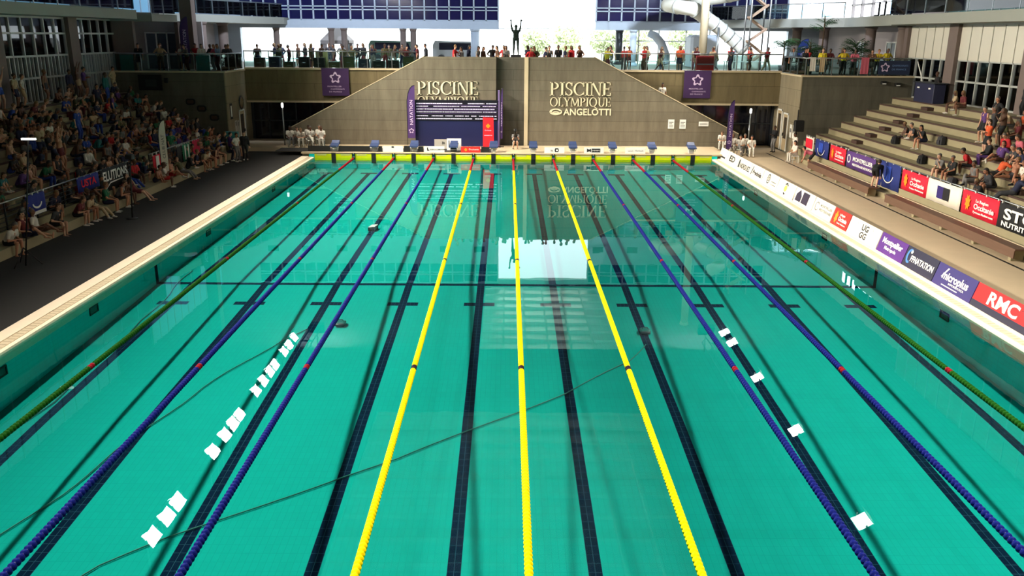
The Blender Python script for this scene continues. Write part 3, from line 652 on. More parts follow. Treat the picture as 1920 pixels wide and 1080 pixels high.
for i, (s, y, z) in enumerate([(-1,15.57,-.41),(-1,20.37,-.36),(-1,30.32,-.31),(-1,40.3,-.28),(1,20.15,-.34),(1,30.03,-.27),(1,40.0,-.26)]):
    x = s*12.495; mb = MB(); xx = (min(x,x-s*.03), max(x,x-s*.03))
    for a, b, c, d in ((-.26,.26,.09,.12),(-.26,.26,-.12,-.09),(-.26,-.22,-.12,.12),(.22,.26,-.12,.12)): mb.box(*xx, y+a, y+b, z+c, z+d)
    t = thing('foot_recess', (x, y, z-.12), 'underwater step recess in the pool wall by the %s, %s from near end' % ('black mat' if s < 0 else 'tan deck', ORD[i if s < 0 else i-4]), 'step recess', 'step recesses')
    mb.build('frame', MATS['black'], t); MB().box(min(x,x-s*.008), max(x,x-s*.008), y-.22, y+.22, z-.09, z+.09).build('niche', MATS['recess_dark'], t)
# ================================================================== serif wall lettering
def arc(cx, cy, rx, ry, a0, a1, wh, wv, n=20):
    o = []; i = []
    for k in range(n+1):
        a = math.radians(a0+(a1-a0)*k/n); c, s = math.cos(a), math.sin(a)
        o.append((cx+rx*c, cy+ry*s)); i.append((cx+(rx-wh)*c, cy+(ry-wv)*s))
    return [[o[k], o[k+1], i[k+1], i[k]] for k in range(n)]
def rc(x0, y0, x1, y1): return [(x0,y0),(x1,y0),(x1,y1),(x0,y1)]
def stem(x, w=.13, y0=0, y1=1, sf=.09, h=.045, bot=True, top=True):
    o = [rc(x, y0, x+w, y1)]
    if bot: o.append(rc(x-sf, y0, x+w+sf, y0+h))
    if top: o.append(rc(x-sf, y1-h, x+w+sf, y1))
    return o
SERIF = {
 'I': (.34, stem(.105)),
 'P': (.68, stem(.09)+arc(.24,.73,.37,.27,-90,90,.13,.05)+[rc(.16,.955,.26,1), rc(.16,.46,.26,.505)]),
 'S': (.58, arc(.29,.745,.23,.255,25,270,.10,.06)+arc(.29,.25,.25,.25,-155,90,.11,.06)+[rc(.46,.72,.52,.97), rc(.05,.03,.10,.3)]),
 'C': (.80, arc(.45,.5,.42,.5,42,318,.13,.05)+[rc(.70,.68,.76,.98), rc(.72,.08,.765,.3)]),
 'N': (.86, stem(.12,.055)+stem(.69,.055,top=True,bot=False)+[[(.10,1),(.26,1),(.745,0),(.66,0)]]),
 'E': (.66, stem(.09)+[rc(.15,.955,.56,1), rc(.15,0,.60,.045), rc(.15,.49,.47,.54), rc(.52,.80,.56,1), rc(.555,0,.605,.22), rc(.44,.41,.48,.62)]),
 'O': (.92, arc(.46,.5,.43,.51,0,360,.13,.045,32)),
 'L': (.62, stem(.09)+[rc(.15,0,.56,.045), rc(.52,0,.575,.22)]),
 'Y': (.76, stem(.315,.13,0,.48,top=False)+[[(.02,1),(.17,1),(.445,.46),(.315,.46)],[(.62,1),(.685,1),(.42,.46),(.36,.46)],rc(-.03,.955,.27,1),rc(.52,.955,.78,1)]),
 'M': (1.02, stem(.12,.055,top=False)+stem(.79,.13,top=False)+[[(.10,1),(.25,1),(.535,.06),(.46,.06)],[(.79,1),(.92,1),(.53,.06),(.47,.06)],rc(.02,.955,.2,1),rc(.84,.955,1.0,1)]),
 'Q': (.96, arc(.46,.5,.43,.51,0,360,.13,.045,32)+[[(.42,.06),(.58,.02),(.98,-.22),(.86,-.25)]]),
 'U': (.84, stem(.12,.13,.32,1,bot=False)+stem(.66,.055,.32,1,bot=False)+arc(.418,.33,.298,.345,180,360,.13,.06)),
}
M('letter_cream', (226, 214, 180), .5, .04, 4)
def serif_word(t, word, x0, x1, z, h, y, th=.06):
    w = sum(SERIF[c][0] for c in word); sx = (x1-x0)/w; x = x0
    for c in word:
        mb = MB()
        for poly in SERIF[c][1]: mb.prism(poly, (x, y, z), (sx,0,0), (0,0,h), (0,-th,0))
        mb.build('letter', MATS['letter_cream'], t); x += SERIF[c][0]*sx
for x0, side in ((2.40, 'on the clear right half'), (-6.36, 'behind the race scoreboard')):
    t = thing('wall_lettering', (x0+2, 53.98, 2.4), 'raised cream serif words on the concrete far wall, %s' % side, 'wall lettering')
    serif_word(t, 'PISCINE', x0, x0+4.08, 3.66, .86, 53.99); serif_word(t, 'OLYMPIQUE', x0, x0+4.08, 2.96, .58, 53.99)
    mb = MB().text('ANGELOTTI', (x0+.92, 53.95, 2.40), (1,0,0), (0,0,1), .60, bold=.02, width=3.16); n = len(mb.v)
    mb.build('lettering', MATS['letter_cream'], t)
    mb = MB()
    for pl in arc(x0+.42, 2.60, .42, .21, 20, 200, .16, .07)+arc(x0+.42, 2.60, .42, .21, 200, 380, .08, .16)+arc(x0+.42, 2.56, .22, .09, -20, 200, .1, .06): mb.prism(pl, (0,53.97,0), (1,0,0), (0,0,1), (0,-.03,0))
    mb.build('emblem', MATS['letter_cream'], t)

# ================================================================== scoreboard, flags and banners at the far end
M('board_navy', (12, 18, 66), .5, .06, 2); M('board_black', (16, 14, 26), .4, .1, 3); M('flag_purple', (66, 40, 96), .7, .12, 3); M('banner_purple', (58, 33, 78), .7, .1, 2); M('print_lilac', (206, 184, 214), .6, .05, 6); M('flag_red', (226, 28, 40), .6, .06, 3)
ME('led_text', (.62, .56, .74), .42)
t = thing('scoreboard', (-3.7, 53.4, .36), 'dark race scoreboard with six lit result rows above a deep blue skirt', 'scoreboard')
MB().box(-6.48, -.98, 53.3, 53.75, 2.05, 3.36).build('screen', MATS['board_black'], t)
MB().box(-6.46, -1.0, 53.34, 53.7, .36, 2.05).build('skirt', MATS['board_navy'], t)
rnd = random.Random(4)
for i, z in enumerate((3.12, 2.94, 2.76, 2.58, 2.32, 2.14)):
    mb = MB(); x = -6.36
    while x < -1.15:
        w = rnd.uniform(.03, .16)
        if rnd.random() < .94: mb.box(x, min(x+w, -1.1), 53.285, 53.30, z, z+.05)
        x += w+rnd.uniform(.008, .03)
    mb.build('result_row', MATS['led_text'], t)
mb = MB()
for z in (3.03, 2.85, 2.67, 2.48): mb.box(-6.46, -1.0, 53.29, 53.302, z, z+.03)
mb.build('row_divider', MATS['flag_purple'], t)
MB().box(-1.02, -.90, 53.3, 53.7, .36, 4.0).build('side_post', M('post_lilac', (120, 100, 150), .5, .06, 3), t)

def star(mb, cx, cz, r, o, ax, ay, az, hole=True):
    """flower-like five pointed outline"""
    P = []; Q = []
    for k in range(40):
        a = 2*PI*k/40+PI/2; f = .80+.20*math.cos(5*(a-PI/2)); P.append((cx+r*f*math.cos(a), cz+r*f*math.sin(a))); g = .52+.10*math.cos(5*(a-PI/2)) if hole else 0
        Q.append((cx+r*g*math.cos(a), cz+r*g*math.sin(a)))
    for k in range(40): mb.prism([P[k], P[(k+1)%40], Q[(k+1)%40], Q[k]], o, ax, ay, az)
def feather(name, x, y, z0, h, w, label, mat, word, s=1, ink='print_lilac', base=True, yaw=0.0):
    """beach flag: bent pole, tall sail with curved top, cross base"""
    t = thing(name, (x, y, z0), label, 'flag'); C_, S_ = math.cos(yaw), math.sin(yaw)
    ax = Vector((C_*s, S_*s, 0)); n = Vector((S_, -C_, 0)) if s > 0 else Vector((-S_, C_, 0))
    prof = [(0,.14*h)]+[(0, h*(.14+.60*k/6)) for k in range(1, 7)]+[(w*.06, .80*h), (w*.18, .88*h), (w*.40, .95*h), (w*.70, .99*h), (w, h)]
    poly = prof+[(w, .97*h), (w, .5*h), (w*.98, .14*h)]
    MB().prism(poly, (x,y,z0), ax, (0,0,1), n*-.012).build('sail', mat, t)
    MB().tube([Vector((x,y,z0))+ax*p[0]+Vector((0,0,p[1])) for p in [(0,.02*h)]+prof], .018, 6).build('pole', MATS['dark_steel'], t)
    mb = MB()
    V, F, wd = glyphs(word, .01); sc = .40*h/wd; o = Vector((x,y,z0))+n*.006
    up_ = Vector((0,0,1)); rr = ax if s > 0 else -ax; st = .3*w if s > 0 else -.3*w
    mb.add([o+up_*(.36*h+a*sc)+(ax*(w*.72)-rr*(b*w*.55) if s > 0 else ax*(w*.28)-rr*(b*w*.55)) for a, b in V], F, 0)
    mb.build('lettering', MATS[ink], t)
    mb = MB(); star(mb, w*.5, .26*h, w*.34, o, ax, (0,0,1), n*.004); mb.build('emblem', MATS[ink], t)
    if base:
        mb = MB().xbox(Vector((x-.25,y-.04,z0)), (.5,0,0), (0,.08,0), (0,0,.04)).xbox(Vector((x-.04,y-.25,z0)), (.08,0,0), (0,.5,0), (0,0,.04)); mb.build('base', MATS['dark_steel'], t)
    return t
feather('feather_flag', -6.95, 53.1, .36, 3.95, .52, 'purple feather flag with white lettering standing left of the scoreboard', MATS['flag_purple'], 'NATATION')
feather('feather_flag', -.86, 53.15, .36, 3.8, .16, 'narrow purple feather flag at the right edge of the scoreboard', MATS['flag_purple'], 'NATATION', 1)
feather('feather_flag', 13.55, 51.0, .1, 3.55, .36, 'purple feather flag beside the seated officials in white by the tan deck', MATS['flag_purple'], 'NATATION')
t = thing('roll_up_banner', (-1.65, 52.6, .36), 'bright red roll-up banner with an orange diamond emblem in front of the scoreboard', 'banner')
MB().prism([(-.36,.06),(.36,.06),(.33,1.95),(-.36,1.98)], (-1.62,52.6,.36), (1,0,0), (0,0,1), (0,.015,0)).build('panel', MATS['flag_red'], t)
mb = MB().prism([(0,.16),(.16,0),(.32,.16),(.16,.32)], (-1.80,52.594,1.62), (1,0,0), (0,0,1), (0,-.004,0)); mb.build('emblem', MATS['tech_orange'], t)
fl(t, 'lettering', MATS['print_lilac'], lambda m: m.text('Occitanie', (-1.86,52.59,1.46), RX, U, .12, width=.42), lambda m: m.box(-1.9,-1.38,52.59,52.595,1.16,1.19))
MB().bbox(-2.02, -1.22, 52.5, 52.72, .36, .43, .02).build('base', MATS['steel'], t)
for x0, x1, side in ((-13.05, -11.2, 'left'), (11.65, 13.5, 'right')):
    t = thing('hanging_banner', ((x0+x1)/2, 56.15, 3.35), 'purple banner with white star hung on the concrete balcony front, %s of the pair' % side, 'banner')
    MB().box(x0, x1, 56.13, 56.15, 3.4, 5.22).build('cloth', MATS['banner_purple'], t)
    cx = (x0+x1)/2
    mb = MB(); star(mb, cx, 4.60, .40, (0,56.126,0), (1,0,0), (0,0,1), (0,-.004,0)); mb.build('emblem', MATS['print_lilac'], t)
    fl(t, 'lettering', MATS['print_lilac'], lambda m: m.text('MONTPELLIER', (cx-.55,56.125,3.98), RX, U, .13, width=.95), lambda m: m.text('CHAMPIONNATS', (cx-.35,56.125,3.80), RX, U, .13, width=.95), lambda m: m.text('DE FRANCE', (cx-.45,56.125,3.63), RX, U, .12, width=.85))
    MB().tube([(x0-.05,56.14,5.24),(x1+.05,56.14,5.24)], .025, 6).build('rod', MATS['steel'], t)
# three notices on the right half of the far wall
def notice(x0, x1, z0, z1, label, y=53.96):
    t = thing('wall_notice', ((x0+x1)/2, y, z0), label, 'notice')
    MB().box(x0, x1, y, y+.03, z0, z1).build('sheet', MATS['white'], t)
    mb = MB(); n = 4
    for i in range(n): mb.box(x0+.06, x1-.06-(.08 if i == 2 else 0), y-.004, y+.001, z0+.1+(z1-z0-.2)*i/n, z0+.1+(z1-z0-.2)*(i+.45)/n)
    mb.build('print', MATS['grey_ink'], t)
notice(10.33, 10.74, 1.55, 2.15, 'white upright notice on the far wall, nearer the lettering'); notice(11.10, 11.52, 1.55, 2.15, 'white upright notice on the far wall, nearer the slope'); notice(12.38, 13.03, 1.72, 2.02, 'small white landscape notice at the foot of the right slope')
# lamp posts beside the slopes
ME('post_glow', (1, .98, .92), 3.0)
for x, y, h, lb in ((-15.15, 53.4, 2.8, 'left'), (15.4, 52.6, 2.7, 'right')):
    t = thing('lamp_post', (x, y, .1), 'slim grey lamp post with small lit head by the %s end of the far wall' % lb, 'lamp post')
    MB().tube([(x,y,.1),(x,y,h)], .05, 8).build('pole', MATS['steel'], t); MB().lathe([(.11,0),(.11,.04),(.04,.06)], (x,y,.1), 12).build('base', MATS['dark_steel'], t)
    MB().lathe([(.04,0),(.075,.04),(.075,.26),(.03,.32)], (x,y,h), 10).build('lamp_head', MATS['post_glow'], t)

# ================================================================== advertising boards along the tan deck
def deckboard(y0, y1, label, mat, draw):
    """board leaning back a little; y0 far edge, y1 near edge.  Reads from far to near."""
    t = thing('advertising_board', (13.05, (y0+y1)/2, .1), label, 'board', 'advertising boards along the tan deck')
    o = Vector((13.02, y0-.01, .1)); ax = Vector((0,-1,0)); ay = Vector((.20,0,.66)); n = ax.cross(ay).normalized()
    MB().xbox(o, ax*(y0-y1-.02), ay, -n*.03).build('panel', mat, t)
    mb = MB()
    for q in (.25, .75): 
        yy = y0+(y1-y0)*q; mb.xbox((13.20,yy,.1),(.18,0,0),(0,.05,0),(0,0,.03)); mb.tube([(13.17,yy,.62),(13.36,yy,.12)], .015, 5)
    mb.build('stand', MATS['dark_steel'], t)
    uy = ay.normalized()
    def at(u, v): return o+ax*u+uy*v+n*.004
    draw(t, at, ax, uy, n, y0-y1-.02, .69)
    return t
def dtext(t, nm, mat, at, ax, uy, *items):
    mb = MB()
    for txt, u, v, h, w in items: mb.text(txt, at(u, v), ax, uy, h/.72, width=w, bold=.03, lift=.002)
    return mb.build(nm, mat, t)
def dpoly(t, nm, mat, at, ax, uy, n, *polys):
    mb = MB()
    for p in polys: mb.prism(p, at(0,0), ax, uy, n*.003)
    return mb.build(nm, mat, t)
M('brand_purple', (80, 28, 122), .5, .05, 2); M('brand_navy', (24, 22, 52), .5, .05, 2); M('brand_indigo', (46, 36, 106), .5, .05, 2); M('brand_red', (196, 14, 22), .5, .05, 2); M('brand_brick', (164, 30, 22), .5, .05, 2); M('brand_blue', (70, 130, 200), .5, .05, 3); M('brand_yellow', (244, 226, 90), .5, .05, 3); M('board_white', (240, 232, 214), .5, .03, 3)
def hexsun(cx, cy, r, k=5):
    P = []
    for i in range(16):
        a = 2*PI*i/16; q = r*(1 if i % 2 else .62); P.append((cx+q*.62*math.cos(a), cy+q*math.sin(a)))
    return P
bw = MATS['board_white']; ink = MATS['ink']
deckboard(50.6, 48.6, 'low white board with a black bar at the far corner of the tan deck', bw, lambda t, at, ax, uy, n, w, h: dpoly(t, 'bar', ink, at, ax, uy, n, rc(.3,.12,1.5,.22)))
deckboard(48.55, 46.2, 'white board with bold black block lettering, second board from the far corner', bw, lambda t, at, ax, uy, n, w, h: dtext(t, 'lettering', ink, at, ax, uy, ('ED', .4, .18, .34, 1.2)))
deckboard(46.15, 43.5, 'white board with black angular emblem and blurred word, third from the far corner', bw, lambda t, at, ax, uy, n, w, h: (dtext(t, 'lettering', ink, at, ax, uy, ('NORDUEZ', .5, .14, .28, 2.0)), dpoly(t, 'emblem', ink, at, ax, uy, n, [(.12,.1),(.4,.1),(.3,.6),(.12,.52)])))
deckboard(43.45, 41.2, 'white board with black word and slanted stroke, fourth from the far corner', bw, lambda t, at, ax, uy, n, w, h: (dtext(t, 'lettering', ink, at, ax, uy, ('Predolia', .45, .18, .24, 1.6)), dpoly(t, 'emblem', ink, at, ax, uy, n, [(.12,.1),(.24,.1),(.4,.58),(.28,.58)])))
def b5(t, at, ax, uy, n, w, h):
    mb = MB()
    for p in arc(1.0,.36,.25,.25,0,360,.06,.06,24)+arc(1.0,.36,.12,.12,0,360,.05,.05,16): mb.prism(p, at(0,0), ax, uy, n*.003)
    mb.build('emblem', ink, t); dtext(t, 'lettering', MATS['grey_ink'], at, ax, uy, ('natation', 1.5, .28, .08, .8), ('occitanie', 1.5, .14, .08, .8))
deckboard(41.15, 38.6, 'white board with a round ring emblem and fine grey print', bw, b5)
deckboard(38.55, 36.0, 'white board with a yellow round emblem between two black chevrons', bw, lambda t, at, ax, uy, n, w, h: (dpoly(t, 'emblem', MATS['brand_yellow'], at, ax, uy, n, [(1.2+.2*math.cos(a*PI/8), .34+.16*math.sin(a*PI/8)) for a in range(16)]),
    dpoly(t, 'chevron', ink, at, ax, uy, n, [(1.0,.54),(1.25,.66),(1.5,.50),(1.42,.48),(1.25,.56),(1.08,.50)], [(1.0,.16),(1.2,.02),(1.4,.10),(1.22,.12)])))
def b7(t, at, ax, uy, n, w, h):
    dpoly(t, 'emblem', M('brand_dark', (40,30,54), .5, .05, 3), at, ax, uy, n, [(.25,.1),(.95,.1),(.95,.36),(.62,.64),(.25,.40)], rc(1.05,.10,1.85,.62))
    dtext(t, 'lettering', MATS['print_lilac'], at, ax, uy, ('arena', .32, .2, .1, .5), ('PISCINE', 1.12, .44, .09, .66), ('AQUA', 1.12, .2, .11, .6))
    dpoly(t, 'slash', ink, at, ax, uy, n, [(.02,.0),(.06,.0),(.12,.34),(.08,.34)])
deckboard(35.95, 33.4, 'white board with two adjoining dark purple blocks of tiny print', bw, b7)
def b8(t, at, ax, uy, n, w, h):
    dtext(t, 'lettering', MATS['grey_ink'], at, ax, uy, ('MONTPELLIER', .75, .40, .11, 1.35), ('MEDITERRANEE', .75, .22, .11, 1.35)); dpoly(t, 'emblem', MATS['grey_ink'], at, ax, uy, n, *(arc(.4,.34,.22,.2,30,330,.05,.05,16)))
deckboard(33.35, 31.1, 'white board with pale grey two-line lettering next to the brick red board', bw, b8)
def b9(t, at, ax, uy, n, w, h):
    dpoly(t, 'emblem', MATS['tech_orange'], at, ax, uy, n, hexsun(.36,.34,.29)); dtext(t, 'lettering', MATS['white'], at, ax, uy, ('La Region', .66, .46, .09, .5), ('Occitanie', .62, .25, .17, .85), ('Pyrenees - Mediterranee', .62, .12, .06, .85))
deckboard(31.05, 29.35, 'brick red board with an orange sun emblem along the tan deck', MATS['brand_brick'], b9)
deckboard(29.3, 26.5, 'white board with four black outlined block letters in two lines', bw, lambda t, at, ax, uy, n, w, h: dtext(t, 'lettering', ink, at, ax, uy, ('UG', 1.15, .37, .23, .6), ('GG', 1.15, .08, .23, .6)))
deckboard(26.45, 24.4, 'violet board with white city name in two lines', MATS['brand_purple'], lambda t, at, ax, uy, n, w, h: dtext(t, 'lettering', MATS['white'], at, ax, uy, ('Montpellier', .22, .36, .20, 1.55), ('Metropole', .52, .17, .12, .9)))
def b12(t, at, ax, uy, n, w, h):
    dpoly(t, 'emblem', MATS['brand_blue'], at, ax, uy, n, *(arc(.30,.38,.20,.25,60,300,.10,.08,16))); dpoly(t, 'emblem_dot', MATS['white'], at, ax, uy, n, [(.36+.07*math.cos(a*PI/5), .54+.07*math.sin(a*PI/5)) for a in range(10)])
    dtext(t, 'lettering', MATS['white'], at, ax, uy, ('FFNATATION', .42, .24, .20, 1.55))
deckboard(24.38, 22.25, 'dark navy board with a blue swoosh emblem and bold white word', MATS['brand_navy'], b12)
def b13(t, at, ax, uy, n, w, h):
    dtext(t, 'lettering', MATS['white'], at, ax, uy, ('microplus', .42, .28, .24, 1.5), ('INFORMATICA', .9, .17, .06, .9)); dpoly(t, 'underline', MATS['white'], at, ax, uy, n, rc(.55,.08,1.5,.11), [(.36,.30),(.42,.30),(.66,.62),(.58,.62)])
deckboard(22.23, 19.95, 'indigo board with a white lower-case word and fine underlines', MATS['brand_indigo'], b13)
def b14(t, at, ax, uy, n, w, h):
    dpoly(t, 'lower_band', MATS['brand_navy'], at, ax, uy, n, rc(0,0,w,.19)); dtext(t, 'lettering', MATS['white'], at, ax, uy, ('RMC', .70, .25, .36, 1.45), ('INFO TALK SPORT', .35, .05, .10, 2.0))
deckboard(19.93, 16.9, 'bright red board with three large white capitals above a dark band', MATS['brand_red'], b14)

# ================================================================== long benches on the tan deck
M('bench_wood', (100, 74, 58), .6, .2, 3, stretch=(4, .4, 4)); M('bench_top', (206, 190, 156), .5, .1, 3)
for y0, y1, lb in ((24.6, 35.1, 'nearer long brown bench on the tan deck before the bright stand'), (36.9, 45.6, 'farther long brown bench on the tan deck before the bright stand')):
    t = thing('bench', (17.2, (y0+y1)/2, .1), lb, 'bench', 'deck benches')
    MB().bbox(16.95, 17.5, y0, y1, .52, .58, .012).build('seat', MATS['bench_wood'], t)
    MB().box(17.42, 17.5, y0, y1, .58, .60).build('back_edge', MATS['bench_top'], t)
    MB().box(16.96, 17.0, y0+.05, y1-.05, .24, .52).build('front_board', MATS['bench_wood'], t)
    n = 5
    for i in range(n):
        y = y0+.35+(y1-y0-.7)*i/(n-1); MB().box(17.02, 17.44, y-.09, y+.09, .1, .52).build('leg', MATS['step_concrete'], t)

# ================================================================== front fences and what hangs on them
def fence(s, y0, y1, label):
    t = thing('front_fence', (s*18.0, (y0+y1)/2, .72), label, 'fence'); x = s*18.03
    n = max(2, round((y1-y0)/1.9))
    for i in range(n+1):
        y = y0+(y1-y0)*i/n; MB().box(x-.025, x+.025, y-.025, y+.025, .72, 1.68).build('post', MATS['dark_steel'], t)
    MB().tube([(x,y0,1.70),(x,y1,1.70)], .032, 8).build('handrail', MATS['steel'], t)
    for z in (.86, 1.02, 1.18, 1.34, 1.5): MB().tube([(x,y0,z),(x,y1,z)], .014, 6).build('rail', MATS['dark_steel'], t)
fence(-1, 22, 36.2, 'steel bar fence on the low wall of the dark stand, near stretch'); fence(-1, 38.6, 46.5, 'steel bar fence on the low wall of the dark stand, far stretch'); fence(1, 22, 49.2, 'steel bar fence along the front of the bright stand')
def hang(s, y0, y1, z0, z1, label, mat, draw=None, cat='banner', nm='fence_banner', sag=.0):
    """cloth hung on the pool side of a fence; on the bright side it reads from far to near, on the dark side from near to far"""
    x = s*17.96; far, near = max(y0, y1), min(y0, y1)
    t = thing(nm, (x, (y0+y1)/2, z0), label, cat)
    o = Vector((x, far, z0)) if s > 0 else Vector((x, near, z0)); ax = Vector((0,-1,0)) if s > 0 else Vector((0,1,0)); w = far-near; N = 10
    n = Vector((-s,0,0)); mb = MB(); v = []; rnd = random.Random(int(far*100))
    for k in range(N+1):
        off = .018*math.sin(k*1.9+far)+.01*rnd.random()
        for zz in (0, .5, 1): v.append(o+ax*(w*k/N)+Vector((0,0,(z1-z0)*zz-sag*math.sin(PI*k/N)*(1 if zz == 1 else .6)))+n*(off*(1.2-zz)+.012))
    mb.add(v, [(3*k+j, 3*k+3+j, 3*k+4+j, 3*k+1+j) for k in range(N) for j in (0,1)], 0, True)
    me = mb.build('cloth', mat, t); so = me.modifiers.new('thick', 'SOLIDIFY'); so.thickness = .008; so.offset = 0
    for q in (.04, .35, .65, .96): MB().box(x-.03, x+.03, o.y+ax.y*w*q-.02, o.y+ax.y*w*q+.02, z1-.03, 1.73).build('tie', MATS['white'], t)
    if draw:
        def at(u, vv): return o+ax*u+Vector((0,0,vv))+n*.055
        draw(t, at, ax, Vector((0,0,1)), n, w, z1-z0)
    return t
def occ(t, at, ax, uy, n, w, h):
    dpoly(t, 'emblem', MATS['tech_orange'], at, ax, uy, n, hexsun(w*.2, h*.52, h*.36)); dtext(t, 'lettering', MATS['white'], at, ax, uy, ('La Region', w*.42, h*.64, h*.12, w*.34), ('Occitanie', w*.38, h*.36, h*.22, w*.54), ('Pyrenees-Mediterranee', w*.38, h*.18, h*.09, w*.54))
M('cloth_red', (214, 26, 52), .75, .06, 3); M('cloth_blue', (30, 44, 110), .8, .12, 3); M('cloth_white', (236, 226, 208), .75, .05, 3); M('cloth_black', (26, 26, 28), .8, .1, 3); M('cloth_purple', (84, 52, 116), .75, .08, 3)
hang(1, 49.05, 47.7, .8, 1.66, 'small red and white pennant at the far end of the bright stand fence', MATS['cloth_white'], lambda t, at, ax, uy, n, w, h: (dpoly(t, 'field', MATS['cloth_red'], at, ax, uy, n, rc(.1,.22,w-.1,h-.08)), dtext(t, 'lettering', MATS['white'], at, ax, uy, ('RC', .35, .42, .24, .65))))
def crest(t, at, ax, uy, n, w, h):
    dpoly(t, 'emblem', M('crest_blue', (48, 84, 196), .7, .08, 3), at, ax, uy, n, *[rc(w*.5+q, h*.3, w*.5+q+.07, h*.86) for q in (-.33,-.22,-.11,0,.11,.22)])
    dpoly(t, 'arc', MATS['white'], at, ax, uy, n, *arc(w*.5, h*.62, .62, .5, 195, 345, .05, .05, 16))
hang(1, 47.4, 45.2, .74, 1.7, 'blue flag with pale crest, farther of the two on the bright stand fence', MATS['cloth_blue'], crest)
hang(1, 44.9, 42.6, .78, 1.66, 'red banner on the bright stand fence, farthest of the three red ones', MATS['cloth_red'], occ)
def mtp(t, at, ax, uy, n, w, h):
    dtext(t, 'lettering', MATS['white'], at, ax, uy, ('MONTPELLIER', w*.26, h*.50, h*.24, w*.68), ('MEDITERRANEE METROPOLE', w*.26, h*.22, h*.13, w*.68)); dpoly(t, 'emblem', MATS['white'], at, ax, uy, n, *arc(w*.12, h*.55, .22, .22, 0, 360, .06, .06, 20))
hang(1, 42.5, 38.75, .78, 1.66, 'long purple banner with white capitals on the bright stand fence', MATS['cloth_purple'], mtp)
hang(1, 38.4, 35.9, .5, 1.72, 'blue flag with pale crest, nearer of the two on the bright stand fence', MATS['cloth_blue'], crest)
hang(1, 35.75, 33.25, .74, 1.66, 'red banner between the blue flag and the white banner', MATS['cloth_red'], occ)
def cic(t, at, ax, uy, n, w, h):
    dpoly(t, 'emblem', MATS['brand_indigo'], at, ax, uy, n, rc(w*.32,h*.24,w*.50,h*.80)); dpoly(t, 'emblem', MATS['ink'], at, ax, uy, n, rc(w*.50,h*.24,w*.68,h*.80)); dtext(t, 'lettering', MATS['white'], at, ax, uy, ('C', w*.35, h*.34, h*.34, w*.12), ('C', w*.53, h*.34, h*.34, w*.12))
hang(1, 33.2, 30.35, .74, 1.66, 'white banner with a square purple and black letter emblem on the fence', MATS['cloth_white'], cic)
hang(1, 30.3, 27.65, .74, 1.68, 'red banner between the white banner and the black one', MATS['cloth_red'], occ)
hang(1, 27.6, 24.4, .74, 1.66, 'black banner with big white capitals at the near end of the fence', MATS['cloth_black'], lambda t, at, ax, uy, n, w, h: dtext(t, 'lettering', MATS['white'], at, ax, uy, ('STC', w*.12, h*.42, h*.42, w*.6), ('NUTRITION', w*.1, h*.12, h*.2, w*.7)))
hang(-1, 27.3, 28.6, .9, 1.68, 'small blue flag with a white crest on the dark stand fence', M('flag_blue', (26, 40, 120), .8, .1, 3), lambda t, at, ax, uy, n, w, h: dpoly(t, 'emblem', MATS['white'], at, ax, uy, n, *(arc(w*.5,h*.6,.34,.24,190,350,.07,.07,14)+[rc(.1,.02,w-.1,.14)])), nm='club_flag')
hang(-1, 31.1, 33.0, 1.1, 1.72, 'blue scarf with red letters tied along the dark stand fence', MATS['flag_blue'], lambda t, at, ax, uy, n, w, h: dtext(t, 'lettering', MATS['cloth_red'], at, ax, uy, ('USTA', .3, .2, .3, 1.3)), nm='supporter_scarf')
hang(-1, 33.2, 35.9, .74, 1.74, 'black supporter banner with tall white capitals on the dark stand fence', MATS['cloth_black'], lambda t, at, ax, uy, n, w, h: (dtext(t, 'lettering', MATS['white'], at, ax, uy, ('ELUTIONS', .15, .46, .42, w-.3)), dpoly(t, 'stripe', MATS['white'], at, ax, uy, n, [(.1,.05),(.2,.05),(.8,.32),(w-.3,.36),(w-.3,.40),(.8,.38)])))
hang(-1, 38.8, 40.4, .75, 1.6, 'red and white striped towel hung on the far stretch of the dark stand fence', MATS['cloth_red'], lambda t, at, ax, uy, n, w, h: dpoly(t, 'stripe', MATS['white'], at, ax, uy, n, rc(.3,.1,.7,.8), rc(1.0,.3,1.2,.8)), 'towel', 'towel')
hang(-1, 42.0, 42.7, .8, 1.65, 'black towel on the far fence beside the green one', MATS['cloth_black'], None, 'towel', 'towel')
hang(-1, 42.8, 43.9, .75, 1.66, 'green towel with pale stripes on the far fence', M('cloth_green', (36,116,84), .8, .1, 3), lambda t, at, ax, uy, n, w, h: dpoly(t, 'stripe', MATS['white'], at, ax, uy, n, rc(.2,.08,.36,.85), rc(.7,.08,.84,.85)), 'towel', 'towel')
hang(-1, 44.3, 45.4, .62, 1.7, 'plain crimson towel on the far fence', M('cloth_crimson', (170,20,58), .8, .1, 3), None, 'towel', 'towel')
feather('feather_flag', -17.5, 38.7, .45, 2.9, .34, 'white feather flag with dark print standing at the front of the dark stand', MATS['cloth_white'], 'CLUB NAT', 1, 'grey_ink', True, .5)
